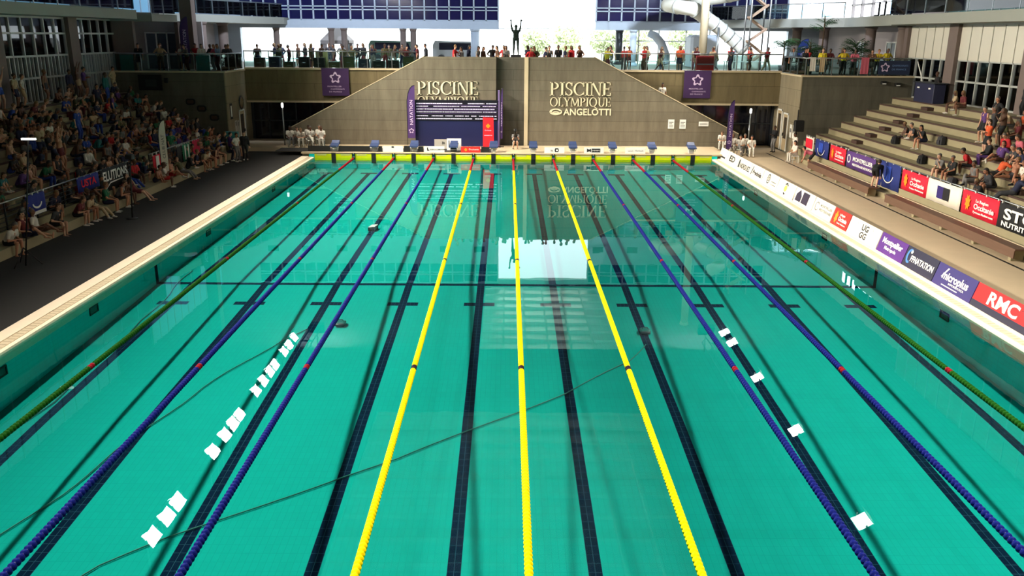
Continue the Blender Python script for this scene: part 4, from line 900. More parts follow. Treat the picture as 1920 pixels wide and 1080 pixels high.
# slim poles by the dark stand, one with a lit tube on top
ME('tube_glow', (1, 1, .94), 2.2)
t = thing('light_stand', (-16.13, 23.54, .1), 'tall thin black stand with a lit white bar on top, on the black mat', 'light stand')
MB().tube([(-16.13,23.54,.1),(-15.42,23.54,4.2)], .025, 8).build('pole', MATS['black'], t); MB().box(-15.62,-15.18,23.5,23.58,4.19,4.25).build('lamp_bar', MATS['tube_glow'], t)
mb = MB()
for a in (.3, 2.4, 4.5): mb.tube([(-16.12,23.54,.7),(-16.13+.5*math.cos(a),23.54+.5*math.sin(a),.11)], .018, 6)
mb.build('tripod', MATS['black'], t)
t = thing('speaker_pole', (-15.8, 31.0, .1), 'slim black pole standing on the black mat beside the seated green shirt', 'pole')
MB().tube([(-15.8,31.0,.1),(-15.6,31.0,2.6)], .03, 8).build('pole', MATS['black'], t); MB().lathe([(.22,0),(.22,.03),(.05,.05)], (-15.8,31,.1), 14).build('base', MATS['black'], t); MB().bbox(-15.75,-15.45,30.85,31.15,2.55,2.75,.03).build('head', MATS['black'], t)
# ================================================================== things on the block walls
def lens_plate(x, z, lb):
    t = thing('wall_plate', (x, 51.98, z), lb, 'wall plate')
    MB().prism([(-.3,-.1),(-.2,-.2),(.2,-.2),(.3,-.1),(.3,.1),(.2,.2),(-.2,.2),(-.3,.1)], (x,52.02,z), (1,0,0), (0,0,1), (0,-.08,0)).build('panel', MATS['black'], t)
    MB().prism([(-.2,-.05),(-.14,-.11),(.14,-.11),(.2,-.05),(.2,.05),(.14,.11),(-.14,.11),(-.2,.05)], (x,51.94,z), (1,0,0), (0,0,1), (0,-.01,0)).build('face', M('plate_brown', (66,46,36), .6, .2, 8), t)
lens_plate(-20.6, 3.25, 'dark eight-sided wall plate on the shaded block, highest of three'); lens_plate(-19.93, 2.83, 'dark eight-sided wall plate on the shaded block, middle of three'); lens_plate(-19.17, 2.27, 'dark eight-sided wall plate on the shaded block, lowest of three')
t = thing('wall_screen', (-23.2, 51.9, 3.9), 'dark framed screen on the shaded block below the balcony', 'screen')
MB().box(-23.75, -22.3, 51.9, 52.02, 3.95, 4.92).build('frame', MATS['black'], t); MB().box(-23.3, -22.6, 51.88, 51.9, 4.18, 4.62).build('glass', M('screen_grey', (60,66,66), .2, .2, 3), t)
t = thing('wall_speaker', (-22.0, 51.85, 4.4), 'small black speaker on the shaded block right of the screen', 'speaker')
MB().bbox(-22.1,-21.9,51.84,52.02,4.42,4.72,.02).build('box', MATS['black'], t); MB().lathe([(.06,0),(.06,-.01)], (-22.0,51.835,4.55), 12, axis='Y').build('cone', MATS['dark_steel'], t)
for i, (x, z) in enumerate(((23.5, 4.72), (24.4, 4.62))):
    t = thing('wall_camera', (x, 51.8, z), 'small dark wall fitting high on the bright block, %s' % ('nearer its corner' if i == 0 else 'nearer the glazing'), 'wall fitting')
    MB().bbox(x-.16,x+.16,51.8,52.02,z-.1,z+.1,.02).build('body', MATS['black'], t); MB().box(x-.12,x+.12,51.79,51.8,z-.09,z-.02).build('window', MATS['white'], t)
# left block face: poster, convex mirror, door frame, notices
def side_box(s, y0, y1, z0, z1, nm, mat, t, d=.03, off=0.0):
    x = s*(18.33-off); return MB().box(min(x, x-s*d), max(x, x-s*d), y0, y1, z0, z1).build(nm, mat, t)
t = thing('poster', (-18.3, 52.7, 2.2), 'narrow black framed poster near the corner of the pale block face', 'poster'); side_box(-1, 52.5, 53.0, 2.1, 3.1, 'frame', MATS['black'], t); side_box(-1, 52.64, 52.86, 2.25, 2.95, 'print', MATS['white'], t, .012, .03)
t = thing('convex_mirror', (-18.2, 54.9, 2.6), 'round pale wall mirror above the door in the pale block face', 'mirror')
MB().lathe([(.45,0),(.47,.04),(.44,.07)], (-18.30,54.9,3.0), 20, axis='X').build('rim', MATS['dark_steel'], t); MB().lathe([(.43,.05),(.3,.10),(.12,.13),(.01,.135)], (-18.30,54.9,3.0), 20, axis='X').build('mirror_glass', M('mirror_face', (150,132,104), .25, .1, 2, .4), t)
def door(nm, s, y0, y1, z1, leafs=1, col='light_concrete'):
    x = s*18.33; mb = MB(); a = lambda d: (min(x, x-s*d), max(x, x-s*d))
    for yy in (y0, y1-.1): mb.box(*a(.06), yy, yy+.1, .1, z1)
    mb.box(*a(.06), y0, y1, z1-.1, z1)
    mb.box(*a(.03), y0+.1, y1-.1, .12, z1-.1, 1); mb.box(*a(.045), y0+.28, y1-.28, .9, z1-.3, 2)
    o = struct(mb.build(nm, [MATS['white_paint'], M('door_beige', (170,150,116), .6, .1, 3), M('door_glass', (74,66,56), .2, .1, 3)], loc=(x, y0, .1)))
    h = MB().box(*a(.10), y1-.26, y1-.22, 1.05, 1.25).build('door_handle', MATS['dark_steel'], o); return o
door('door_1', -1, 54.3, 55.5, 2.55)
for i, (y0, y1, z0, z1) in enumerate(((53.3,53.75,.95,1.95),(53.85,54.2,.8,1.9))):
    t = thing('wall_notice', (-18.3, y0, z0), 'pale notice sheet on the block face beside the door, %s the black poster' % ('nearer to' if i == 0 else 'farther from'), 'notice'); side_box(-1, y0, y1, z0, z1, 'sheet', MATS['grey_white'], t); side_box(-1, y0+.08, y1-.08, z1-.35, z1-.1, 'print', MATS['grey_ink'], t, .006, .03)
door('door_2', 1, 55.2, 56.3, 2.75); door('door_3', 1, 53.85, 54.95, 2.6)
for i, (y0, y1) in enumerate(((53.0,53.4),(52.45,52.8))):
    t = thing('wall_notice', (18.3, y0, 1.0), 'pale notice on the lit block face beside the doors, %s the corner' % ('farther from' if i == 0 else 'right at'), 'notice'); side_box(1, y0, y1, 1.1, 1.95, 'sheet', MATS['white'], t); side_box(1, y0+.08, y1-.08, 1.45, 1.7, 'print', MATS['grey_ink'], t, .006, .03)
t = thing('speaker_stand', (17.9, 50.8, .1), 'black loudspeaker on a tall stand at the corner of the lit block', 'speaker')
MB().tube([(17.9,50.8,.1),(17.9,50.8,3.1)], .04, 8).build('pole', MATS['black'], t); MB().bbox(17.7,18.3,50.6,50.95,1.75,2.45,.04).build('cabinet', MATS['black'], t); MB().lathe([(.35,0),(.35,.05),(.06,.08)], (17.9,50.8,.1), 16).build('base', MATS['black'], t)

# ================================================================== glass balustrades
def balustrade(pts, z, label, group=None, mat='rail_glass', h=1.08, step=1.6, panels=True):
    t = thing('glass_balustrade', (*pts[0], z), label, 'balustrade', group)
    mb = MB(); 
    for a, b in zip(pts, pts[1:]): mb.tube([(*a, z+h), (*b, z+h)], .04, 8)
    mb.build('handrail', MATS['steel'], t)
    for a, b in zip(pts, pts[1:]):
        A, B = Vector((*a, z)), Vector((*b, z)); L = (B-A).length; n = max(1, round(L/step)); d = (B-A)/n; nrm = Vector((-d.y, d.x, 0)).normalized()*.012
        for i in range(n):
            MB().xbox(A+d*i+d*.02+Vector((0,0,.06)), d*.96, nrm, (0,0,h-.12)).build('glass_panel', MATS[mat], t)
            q = A+d*i; MB().box(q.x-.025, q.x+.025, q.y-.025, q.y+.025, z, z+h).build('post', MATS['steel'], t)
    return t
balustrade([(-25.2,52.1),(-18.5,52.1),(-18.42,56.35)], 5.12, 'glass balustrade round the edge of the shaded concrete block')
balustrade([(-18.3,56.4),(-6.6,56.4)], 5.24, 'glass balustrade on the balcony front between the shaded block and the slope')
balustrade([(6.0,56.4),(18.3,56.4)], 5.24, 'glass balustrade on the balcony front between the slope and the lit block')
balustrade([(18.42,56.35),(18.5,52.1),(25.2,52.1)], 5.12, 'glass balustrade round the edge of the lit concrete block')
balustrade([(-23.55,24),(-23.55,52.1)], 8.8, 'glass balustrade of the upper gallery over the dark stand', mat='gallery_glass', step=2.4)
balustrade([(-24.5,58.8),(-19.8,73.4)], 8.8, 'glass balustrade of the upper gallery beyond the shaded block', mat='gallery_glass', step=2.0)
balustrade([(-22.95,53.1),(-22.55,56.1)], 8.6, 'short glass balustrade of the small upper balcony above the shaded block', mat='gallery_glass', step=1.5)
balustrade([(23.55,24),(23.55,52.5)], 8.8, 'glass balustrade of the upper gallery over the bright stand', mat='gallery_glass', step=2.4)
balustrade([(24.3,62),(17.3,74)], 8.85, 'glass balustrade of the upper gallery behind the palms', mat='gallery_glass', step=2.0)
# upper gallery walls: blueish panes given a glow in place of daylight, pale mullions
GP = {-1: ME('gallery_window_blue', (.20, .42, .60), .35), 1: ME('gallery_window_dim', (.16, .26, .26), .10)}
def gallery_wall(nm, s, y0, y1, x=27.5):
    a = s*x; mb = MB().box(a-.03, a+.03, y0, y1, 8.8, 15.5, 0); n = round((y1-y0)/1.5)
    for i in range(n+1): y = y0+(y1-y0)*i/n; mb.box(a-.09, a+.09, y-.05, y+.05, 8.8, 15.5, 1)
    for z in (8.85, 11.2, 13.4): mb.box(a-.09, a+.09, y0, y1, z-.05, z+.05, 1)
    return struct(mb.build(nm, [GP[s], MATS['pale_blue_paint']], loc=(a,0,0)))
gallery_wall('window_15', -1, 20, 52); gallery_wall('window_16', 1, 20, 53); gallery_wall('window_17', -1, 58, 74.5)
for x0, x1, y0, y1, z1 in ((-25.6,-24.2,53.0,53.4,8.15),(-22.9,-22.65,56.6,57.6,8.15),(-22.6,-21.8,57.0,57.8,15.5)): struct(MB().box(x0, x1, y0, y1, 5.05, z1).build('wall_pier', MATS['column_brown'], loc=(x0,y0,5.05)))
# terrace side walls with doors
mb = MB().box(-26.6,-26.3,57.2,75,5.05,8.4); mb.box(-26.4,-21.5,57.9,58.1,5.05,8.2); struct(mb.build('wall_terrace_left', MATS['room_wall'], loc=(0,0,0)))
mb = MB().box(27.6,27.9,53,75,5.05,8.4); struct(mb.build('wall_terrace_right', MATS['room_wall'], loc=(0,0,0)))
def plain_door(nm, x0, x1, y, z0, z1, along='X'):
    mb = MB()
    def B(a, b, c, d, m, t): mb.box(a, b, y-t, y+t, c, d, m) if along == 'X' else mb.box(y-t, y+t, a, b, c, d, m)
    n = 3; w = (x1-x0)/n
    for i in range(n+1): B(x0+w*i-.05, x0+w*i+.05, z0, z1, 0, .06)
    B(x0, x1, z1-.1, z1, 0, .06); B(x0, x1, z0+.9, z0+.98, 0, .06); B(x0, x1, z0, z1, 1, .02)
    return struct(mb.build(nm, [MATS['white_paint'], M('door_pane', (80,88,100), .15, .1, 2)], loc=(x0, y, z0) if along == 'X' else (y, x0, z0)))
plain_door('door_4', -25.4, -23.2, 57.85, 5.06, 7.5)
plain_door('door_5', 55.0, 57.6, 27.55, 5.06, 7.3, 'Y'); plain_door('door_6', 59.2, 61.6, 27.55, 5.06, 7.2, 'Y'); plain_door('door_7', 64.5, 67.0, 27.55, 5.06, 7.2, 'Y')
def column(x, y, r, z0, z1, label, mat='column_brown', base=None):
    t = thing('round_column', (x, y, z0), label, 'column', None)
    MB().lathe([(r,z0),(r,z1)], (x,y,0), 20).build('shaft', MATS[mat], t)
    MB().lathe([(r*1.5 if base is None else base,z0),(r*1.5 if base is None else base,z0+.12),(r*1.05,z0+.3)], (x,y,0), 20).build('foot', MATS[mat], t)
    MB().lathe([(r*1.02,z1-.22),(r*1.25,z1-.05),(r*1.25,z1)], (x,y,0), 20).build('head', MATS[mat], t)
for i, (x, y) in enumerate(((-20.7,74.4),(-15.9,74.4),(-14.75,74.3),(-9.6,74.4),(-8.7,74.3))): column(x, y, .26, 5.05, 7.95, 'grey terrace column under the pale blue beam, %s from the shaded side' % ORD[i])
column(-3.25, 73.2, .36, 5.05, 7.95, 'thick pale column at the edge of the bright opening', 'pale_blue_paint'); column(9.4, 74.4, .30, 5.05, 7.95, 'dark column at the tan deck side of the bright opening', 'dark_steel'); column(10.0, 70, .28, 5.05, 7.95, 'slim pale column by the arched slide end', 'pale_blue_paint')
column(14.4, 63.5, .30, 5.05, 15.5, 'tall beige column carrying the white water slide', 'light_concrete')
for i, (x, y) in enumerate(((-23.0,62),(-23.3,68))): column(x, y, .38, 5.05, 8.25, 'dark round column behind the shaded block balcony, %s' % ('nearer' if i == 0 else 'farther'))
for i, (x, y) in enumerate(((23.4,69.5),(24.4,66),(25.6,60),(25.3,54))): column(x, y, .36, 5.05, 8.2, 'purplish grey column under the gallery behind the palms, %s from bright opening' % ORD[i])

# ================================================================== water slide with its stair tower
M('slide_white', (216, 214, 200), .35, .05, 1)
t = thing('water_slide', (16.5, 66, 5.05), 'big white tube water slide curling down beside the tall beige column', 'water slide')
P = []; 
for k in range(61):
    a = k/60; ang = math.radians(200-400*a) ; 
    if k <= 34: q = k/34; an = math.radians(-60+300*q); P.append((15.2+2.9*math.cos(an), 67.5+2.9*math.sin(an), 11.2-1.7*q))
    else: q = (k-34)/26; P.append((13.75+4.6*q+.4*math.sin(q*PI), 65.0+1.5*math.sin(q*2.2), 9.5-3.1*q))
MB().tube(P, .52, 16).build('tube', MATS['slide_white'], t)
for k in range(3, 60, 4):
    d = (Vector(P[k+1])-Vector(P[k-1])).normalized()*.05; c = Vector(P[k]); MB().tube([c-d, c+d], .57, 16).build('flange', MATS['frame_grey'], t)
for x, y in ((15.9,65.2),(17.6,66.2)):
    zt = min((p for p in P if p[2] < 9.5), key=lambda p: (p[0]-x)**2+(p[1]-y)**2)[2]-.4; MB().tube([(x,y,5.05),(x,y,zt)], .09, 8).build('support', MATS['steel'], t)
MB().bbox(17.6,19.4,65.6,67.2,5.05,6.1,.1).build('landing_box', MATS['slide_white'], t)
t = thing('stair_tower', (18.25, 63, 5.05), 'brown stair tower with zigzag flights beside the white water slide', 'stairs')
for i in range(8):
    z = 5.4+i*.85; d = 1 if i % 2 == 0 else -1; MB().xbox((18.25-d*.6, 62.4+(i%2)*.7, z), (d*1.2,0,.85), (0,.65,0), (0,0,.14)).build('flight', M('stair_brown', (150,126,106), .7, .1, 3), t)
for x in (17.55, 18.95):
    for y in (62.3, 63.8): MB().tube([(x,y,5.05),(x,y,12.5)], .06, 8).build('post', MATS['steel'], t)
t = thing('slide_chute', (12.3, 71, 5.05), 'pale arched slide end coming down through the bright opening', 'water slide')
MB().tube([(11.6,72,7.7),(12.1,71.8,7.5),(12.6,71.5,6.9),(12.9,71.2,6.1),(13.0,71,5.2)], [.3,.34,.36,.36,.36], 14).build('tube', MATS['pale_blue_paint'], t)
MB().bbox(14.7,17.0,69.4,71.6,5.05,7.6,.2).build('housing', MATS['pale_blue_paint'], t)

# ================================================================== statue, flag, plants, tent, trees, cars outside
def plant(x, y, z, h, n, label, r=.9, nm='palm', col='palm_green', pot=True, droop=.5, lw=.26, low=.75):
    t = thing(nm, (x,y,z), label, 'plant'); rnd = random.Random(int(x*37+y))
    if pot: MB().lathe([(.24,z),(.32,z+.42),(.28,z+.44),(.26,z+.38)], (x,y,0), 14).build('pot', M('pot_grey', (84,80,76), .7, .1, 4), t)
    MB().tube([(x,y,z+.3),(x+.03,y,z+h*.55),(x,y,z+h*.72)], [.07,.05,.04], 8).build('stem', M('stem_brown', (80,62,44), .9, .2, 8), t)
    for i in range(n):
        a = 2*PI*i/n*1.618*2; el = rnd.uniform(.2, 1.25); L = r*rnd.uniform(.8,1.25); mb = MB(); c0 = Vector((x, y, z+h*.70*rnd.uniform(low,1.0))); u = Vector((math.cos(a), math.sin(a), 0)); sd = Vector((-u.y, u.x, 0)); v = []; f = []; K = 7
        def mid(q): return c0+u*(L*q*math.cos(el*(1-q*.3)))+Vector((0,0,L*(math.sin(el)*q-droop*q*q)))
        for k in range(K):      # leaflets either side of the rib
            q = (k+.6)/K; m = mid(q); wd = lw*3.0*math.sin(PI*min(q*.85+.12,1))*L
            for s in (1,-1):
                tip = m+sd*s*wd+u*wd*.7-Vector((0,0,.25*wd)); b = len(v); v += [m-u*.03, m+u*.05, tip]; f.append((b, b+1, b+2))
        mb.add(v, f, 0, False); mb.tube([mid(q/5) for q in range(6)], [.02,.018,.015,.012,.009,.005], 5)
        mb.build('frond', M(col, (44,84,40), .6, .25, 3), t)
plant(20.1, 56.3, 5.06, 2.9, 52, 'large dark green palm in a pot on the lit block, left of the two', 1.0, low=.25)
plant(23.2, 56.3, 5.06, 2.7, 50, 'bushy dark green palm in a pot on the lit block, right of the two', 1.0, droop=.35, low=.25)
plant(19.6, 60.4, 5.06, 3.0, 24, 'light green palm on the terrace between the stair tower and the gallery', 1.0, col='palm_light')
plant(22.2, 60.0, 5.06, 5.4, 14, 'tall slim palm whose tip stands before the white gallery window', .9, droop=.15)
feather('feather_flag', 21.0, 61.6, 5.05, 2.3, .75, 'blue feather flag on the terrace behind the people near the palms', M('flag_deep_blue', (34,52,124), .7, .1, 3), 'AQUA', 1, 'print_lilac')
feather('feather_flag', -21.35, 53.3, 5.1, 3.35, .55, 'purple feather flag on the shaded block balcony', MATS['flag_purple'], 'NATATION')
t = thing('tent', (-16.0, 77, 4.95), 'grey pointed tent outside beyond the terrace columns', 'tent')
mb = MB().add([(-17.3,76.2,6.9),(-14.7,76.2,6.9),(-14.7,78.8,6.9),(-17.3,78.8,6.9),(-16.0,77.5,8.3),(-17.3,76.2,6.6),(-14.7,76.2,6.6),(-14.7,78.8,6.6),(-17.3,78.8,6.6)], [(0,1,4),(1,2,4),(2,3,4),(3,0,4),(5,6,1,0),(6,7,2,1),(7,8,3,2),(8,5,0,3)])
mb.build('canopy', M('tent_grey', (128,122,120), .8, .1, 2), t)
for x in (-17.25,-14.75):
    for y in (76.25,78.75): MB().tube([(x,y,4.95),(x,y,6.7)], .05, 6).build('leg', MATS['steel'], t)
for x in (-17.2,-14.9): MB().box(x-.05,x+.5,76.3,76.35,4.95,6.7).build('curtain', MATS['tent_grey'], t)
def tree(x, y, h, r, label, seed):
    t = thing('tree', (x,y,4.95), label, 'tree'); rnd = random.Random(seed)
    MB().tube([(x,y,4.9),(x+.1,y,4.95+h*.5)], [.18,.1], 8).build('trunk', MATS['stem_brown'], t); mb = MB()
    for i in range(900):
        a, b, q = rnd.uniform(0,2*PI), rnd.uniform(-1,1), rnd.random()**.4; sb = math.sqrt(1-b*b)
        c = Vector((x+r*q*sb*math.cos(a), y+r*q*sb*math.sin(a), 4.95+h*.62+h*.4*q*b)); u = Vector((rnd.uniform(-1,1),rnd.uniform(-1,1),rnd.uniform(-1,1))).normalized(); w = u.orthogonal().normalized(); s_ = rnd.uniform(.12,.28)
        mb.add([c-u*s_, c+w*s_*.6, c+u*s_, c-w*s_*.6], [(0,1,2,3)])
    mb.build('crown', M('leaf_green', (206,216,176), .7, .25, 2), t)
for i, (x, y, h, r) in enumerate(((2.4,84,3.0,1.5),(5.8,88,3.6,1.7),(9.2,84,3.4,1.6),(13.0,88,3.8,1.9),(17.0,84,4.0,1.8))):
    tree(x, y, h, r, 'sunlit tree outside beyond the bright opening, %s from the statue' % ORD[i], 20+i)
def van(x, y, label, col):
    t = thing('van', (x,y,4.95), label, 'van'); z = 4.95
    MB().prism([(-2.2,.35),(2.2,.35),(2.2,1.1),(1.7,1.9),(-2.0,1.95),(-2.2,1.6)], (x,y,z), (1,0,0), (0,0,1), (0,1.8,0)).build('body', col, t)
    MB().prism([(-1.6,1.15),(1.75,1.15),(1.5,1.75),(-1.6,1.78)], (x,y-.01,z), (1,0,0), (0,0,1), (0,.02,0)).build('window', MATS['dark_pane'], t)
    for q in (-1.4,1.4): MB().lathe([(.33,-.1),(.36,-.06),(.36,.06),(.33,.1)], (x+q,y,z+.36), 16, axis='Y').build('wheel', MATS['black'], t)
van(-11.2, 79, 'parked dark green van outside beyond the terrace', M('van_green', (60,80,70), .3, .05, 2)); van(-5.3, 80, 'parked low grey van outside beyond the terrace, nearer the bright opening', M('van_grey', (110,112,112), .3, .05, 2))
# terrace furniture: low partition screens, tables, sunshade, red box
t = thing('waste_box', (13.2, 57.2, 5.05), 'bright red box standing behind the balcony glass beside the tall column', 'box'); MB().bbox(12.55,13.75,56.68,57.04,5.05,6.2,.03).build('body', MATS['flag_red'], t); MB().box(12.6,13.7,56.66,56.68,5.6,5.68).build('print', MATS['print_lilac'], t)
for i, (x, y, mat, lb) in enumerate(((-13.2,57.2,'cloth_beige','pale yellow cloth screen behind the balcony glass'),(-19.8,52.6,'cloth_teal','teal panel hanging inside the balustrade of the shaded block'),(-24.6,52.5,'cloth_teal','teal towel over the balustrade at the outer end of the shaded block'))):
    M('cloth_beige', (222,206,150), .8, .08, 3); M('cloth_teal', (70,140,140), .7, .08, 3)
    t = thing('cloth_panel', (x,y,5.06), lb, 'cloth'); MB().box(x-.42, x+.42, y, y+.03, 5.06 if i == 0 else 5.13, 6.1 if i else 6.35).build('cloth', MATS[mat], t); MB().tube([(x-.45,y+.015,6.14 if i else 6.38),(x+.45,y+.015,6.14 if i else 6.38)], .02, 6).build('rod', MATS['steel'], t)
def table(x, y, label):
    t = thing('table', (x,y,5.05), label, 'table', 'terrace tables')
    MB().bbox(x-.7,x+.7,y-.4,y+.4,5.75,5.79,.01).build('tabletop', MATS['white_paint'], t)
    for a in (-.6,.6):
        for b in (-.32,.32): MB().tube([(x+a,y+b,5.05),(x+a,y+b,5.75)], .025, 6).build('leg', MATS['steel'], t)
for i, x in enumerate((-17.0,-15.2,-11.3,-9.4,7.6,9.6,11.2,15.6,17.2)): table(x, 58.6, 'white topped table behind the balcony glass, %s from the shaded block' % ORD[i])
# ================================================================== people: prototypes by pose, shared meshes
MO('skin', .6); MO('cloth', .85); MO('hair', .7)
M('eye', (24, 18, 16), .3, .05, 5); M('lip', (140, 70, 62), .5, .05, 5)
def capsule(mb, p, q, r1, r2, n=10):
    p, q = Vector(p), Vector(q); mb.tube([p, q], [r1, r2], n); mb.ball(p, r1, n, 6); mb.ball(q, r2, n, 6)
def remesh(mb, voxel, ratio, smooth=2):
    me = mb.mesh('shape', [])
    ob = bpy.data.objects.new('shape', me); COL.objects.link(ob)
    r = ob.modifiers.new('r', 'REMESH'); r.mode = 'VOXEL'; r.voxel_size = voxel; r.use_smooth_shade = True
    if smooth: s = ob.modifiers.new('s', 'SMOOTH'); s.iterations = smooth; s.factor = .5
    if ratio < 1: d = ob.modifiers.new('d', 'DECIMATE'); d.ratio = ratio
    out = bpy.data.meshes.new_from_object(ob.evaluated_get(bpy.context.evaluated_depsgraph_get()))
    bpy.data.objects.remove(ob); bpy.data.meshes.remove(me)
    return out
def ik(a, b, l1, l2, hint):
    a, b = Vector(a), Vector(b); d = b-a; L = min(d.length, (l1+l2)*.995); u = d.normalized(); b = a+u*L
    x = (l1*l1-l2*l2+L*L)/(2*L); h = math.sqrt(max(0, l1*l1-x*x)); w = Vector(hint); w = (w-u*w.dot(u)).normalized()
    return a+u*x+w*h, b
# pose: pelvis height / position, forward lean (deg), head nod (deg), wrists (L, R), ankles (L, R), hints.  Facing +X, left is +Y.
# seated poses have the seat surface at z = 0, standing ones the floor at z = 0
POSES = {
 'sit_lean':   dict(p=(0,0,.10), lean=34, nod=8,  w=((.40,.10,.20),(.40,-.06,.20)), a=((.40,.13,-.31),(.36,-.14,-.31)), say='leaning forward'),
 'sit_upright':dict(p=(0,0,.10), lean=4,  nod=6,  w=((.34,.15,.19),(.34,-.15,.19)), a=((.40,.12,-.31),(.40,-.12,-.31)), say='sitting upright'),
 'sit_back':   dict(p=(.05,0,.10), lean=-26, nod=-10, w=((-.36,.26,.10),(-.34,-.26,.10)), a=((.78,.10,-.26),(.74,-.16,-.28)), say='leaning back'),
 'sit_hug':    dict(p=(-.12,0,.10), lean=26, nod=4, w=((.32,.06,.26),(.32,-.05,.24)), a=((.26,.10,.07),(.26,-.10,.07)), kh=(.3,0,1), say='hugging knees'),
 'sit_chin':   dict(p=(0,0,.10), lean=28, nod=-4, w=((.34,.05,.44),(.34,-.14,.18)), a=((.38,.12,-.31),(.46,-.12,-.31)), say='resting chin'),
 'sit_cross':  dict(p=(0,0,.10), lean=8,  nod=4,  w=((.26,.10,.26),(.24,-.12,.24)), a=((.40,.10,-.31),(.56,.10,-.05)), say='with crossed legs'),
 'sit_clap':   dict(p=(0,0,.10), lean=12, nod=-6, w=((.36,.05,.44),(.36,-.04,.44)), a=((.40,.14,-.31),(.42,-.14,-.31)), say='with raised hands'),
 'sit_long':   dict(p=(0,0,.10), lean=-10, nod=0, w=((-.24,.28,.10),(.16,-.2,.24)), a=((.84,.10,.04),(.70,-.10,.06)), kh=(0,0,1), say='with outstretched legs'),
 'stand':      dict(p=(0,0,.93), lean=2,  nod=6,  w=((.10,.27,.80),(.06,-.27,.80)), a=((0,.11,.09),(.05,-.11,.09)), kh=(1,0,0), say='standing'),
 'stand_cross':dict(p=(0,0,.93), lean=0,  nod=4,  w=((.24,-.10,1.18),(.24,.10,1.14)), a=((.03,.12,.09),(0,-.12,.09)), kh=(1,0,0), say='with folded arms'),
 'stand_hips': dict(p=(0,0,.93), lean=3,  nod=8,  w=((.04,.20,1.0),(.04,-.20,1.0)), a=((.02,.15,.09),(0,-.15,.09)), kh=(1,0,0), eh=(-.3,1,0), say='hands on hips'),
 'stand_raise':dict(p=(0,0,.93), lean=-3, nod=-12,w=((.12,.26,1.92),(.10,-.26,1.90)), a=((.03,.12,.09),(-.05,-.12,.09)), kh=(1,0,0), say='arms raised'),
 'stand_rail': dict(p=(-.12,0,.92), lean=22, nod=0, w=((.36,.16,1.16),(.36,-.14,1.16)), a=((-.10,.12,.09),(-.22,-.12,.09)), kh=(1,0,0), say='leaning on rail'),
 'stand_phone':dict(p=(0,0,.93), lean=2, nod=8, w=((.34,.06,1.36),(.12,-.26,.82)), a=((.05,.12,.09),(-.04,-.12,.09)), kh=(1,0,0), say='raising one hand'),
 'bend':       dict(p=(-.12,0,.86), lean=78, nod=-20, w=((.46,.14,.42),(.50,-.12,.40)), a=((-.02,.12,.09),(-.10,-.12,.09)), kh=(1,0,0), say='bending over'),
 'walk':       dict(p=(0,0,.91), lean=6, nod=4, w=((-.20,.26,.88),(.28,-.26,.90)), a=((.30,.10,.10),(-.34,-.10,.16)), kh=(1,0,0), say='walking'),
 'crouch':     dict(p=(0,0,.46), lean=20, nod=10, w=((.40,.08,.86),(.38,-.08,.80)), a=((.34,.14,.09),(.30,-.16,.09)), kh=(1,0,.3), say='sitting low with a camera'),
}
def skeleton(P):
    J = {}; p = Vector(P['p']); R = Matrix.Rotation(math.radians(P['lean']), 3, 'Y'); H = Matrix.Rotation(math.radians(P['lean']*.35+P['nod']), 3, 'Y')
    J['pel'] = p; J['wai'] = p+R@Vector((-.01,0,.18)); J['che'] = p+R@Vector((.0,0,.37)); J['nec'] = p+R@Vector((.0,0,.51))
    J['hea'] = J['nec']+H@Vector((.02,0,.17)); J['H'] = H; J['R'] = R
    for i, s in ((0, 1), (1, -1)):
        sh = J['nec']+R@Vector((-.005, s*.185, -.07)); el, wr = ik(sh, P['w'][i], .29, .255, P.get('eh', (-.6, .5, -.6)) if s > 0 else tuple(a*b for a, b in zip(P.get('eh', (-.6, .5, -.6)), (1,-1,1))))
        J['sh%d'%i], J['el%d'%i], J['wr%d'%i] = sh, el, wr
        hp = p+Vector((0, s*.09, -.02)); kn, an = ik(hp, P['a'][i], .43, .42, P.get('kh', (1, 0, .7)))
        J['hp%d'%i], J['kn%d'%i], J['an%d'%i] = hp, kn, an
    return J
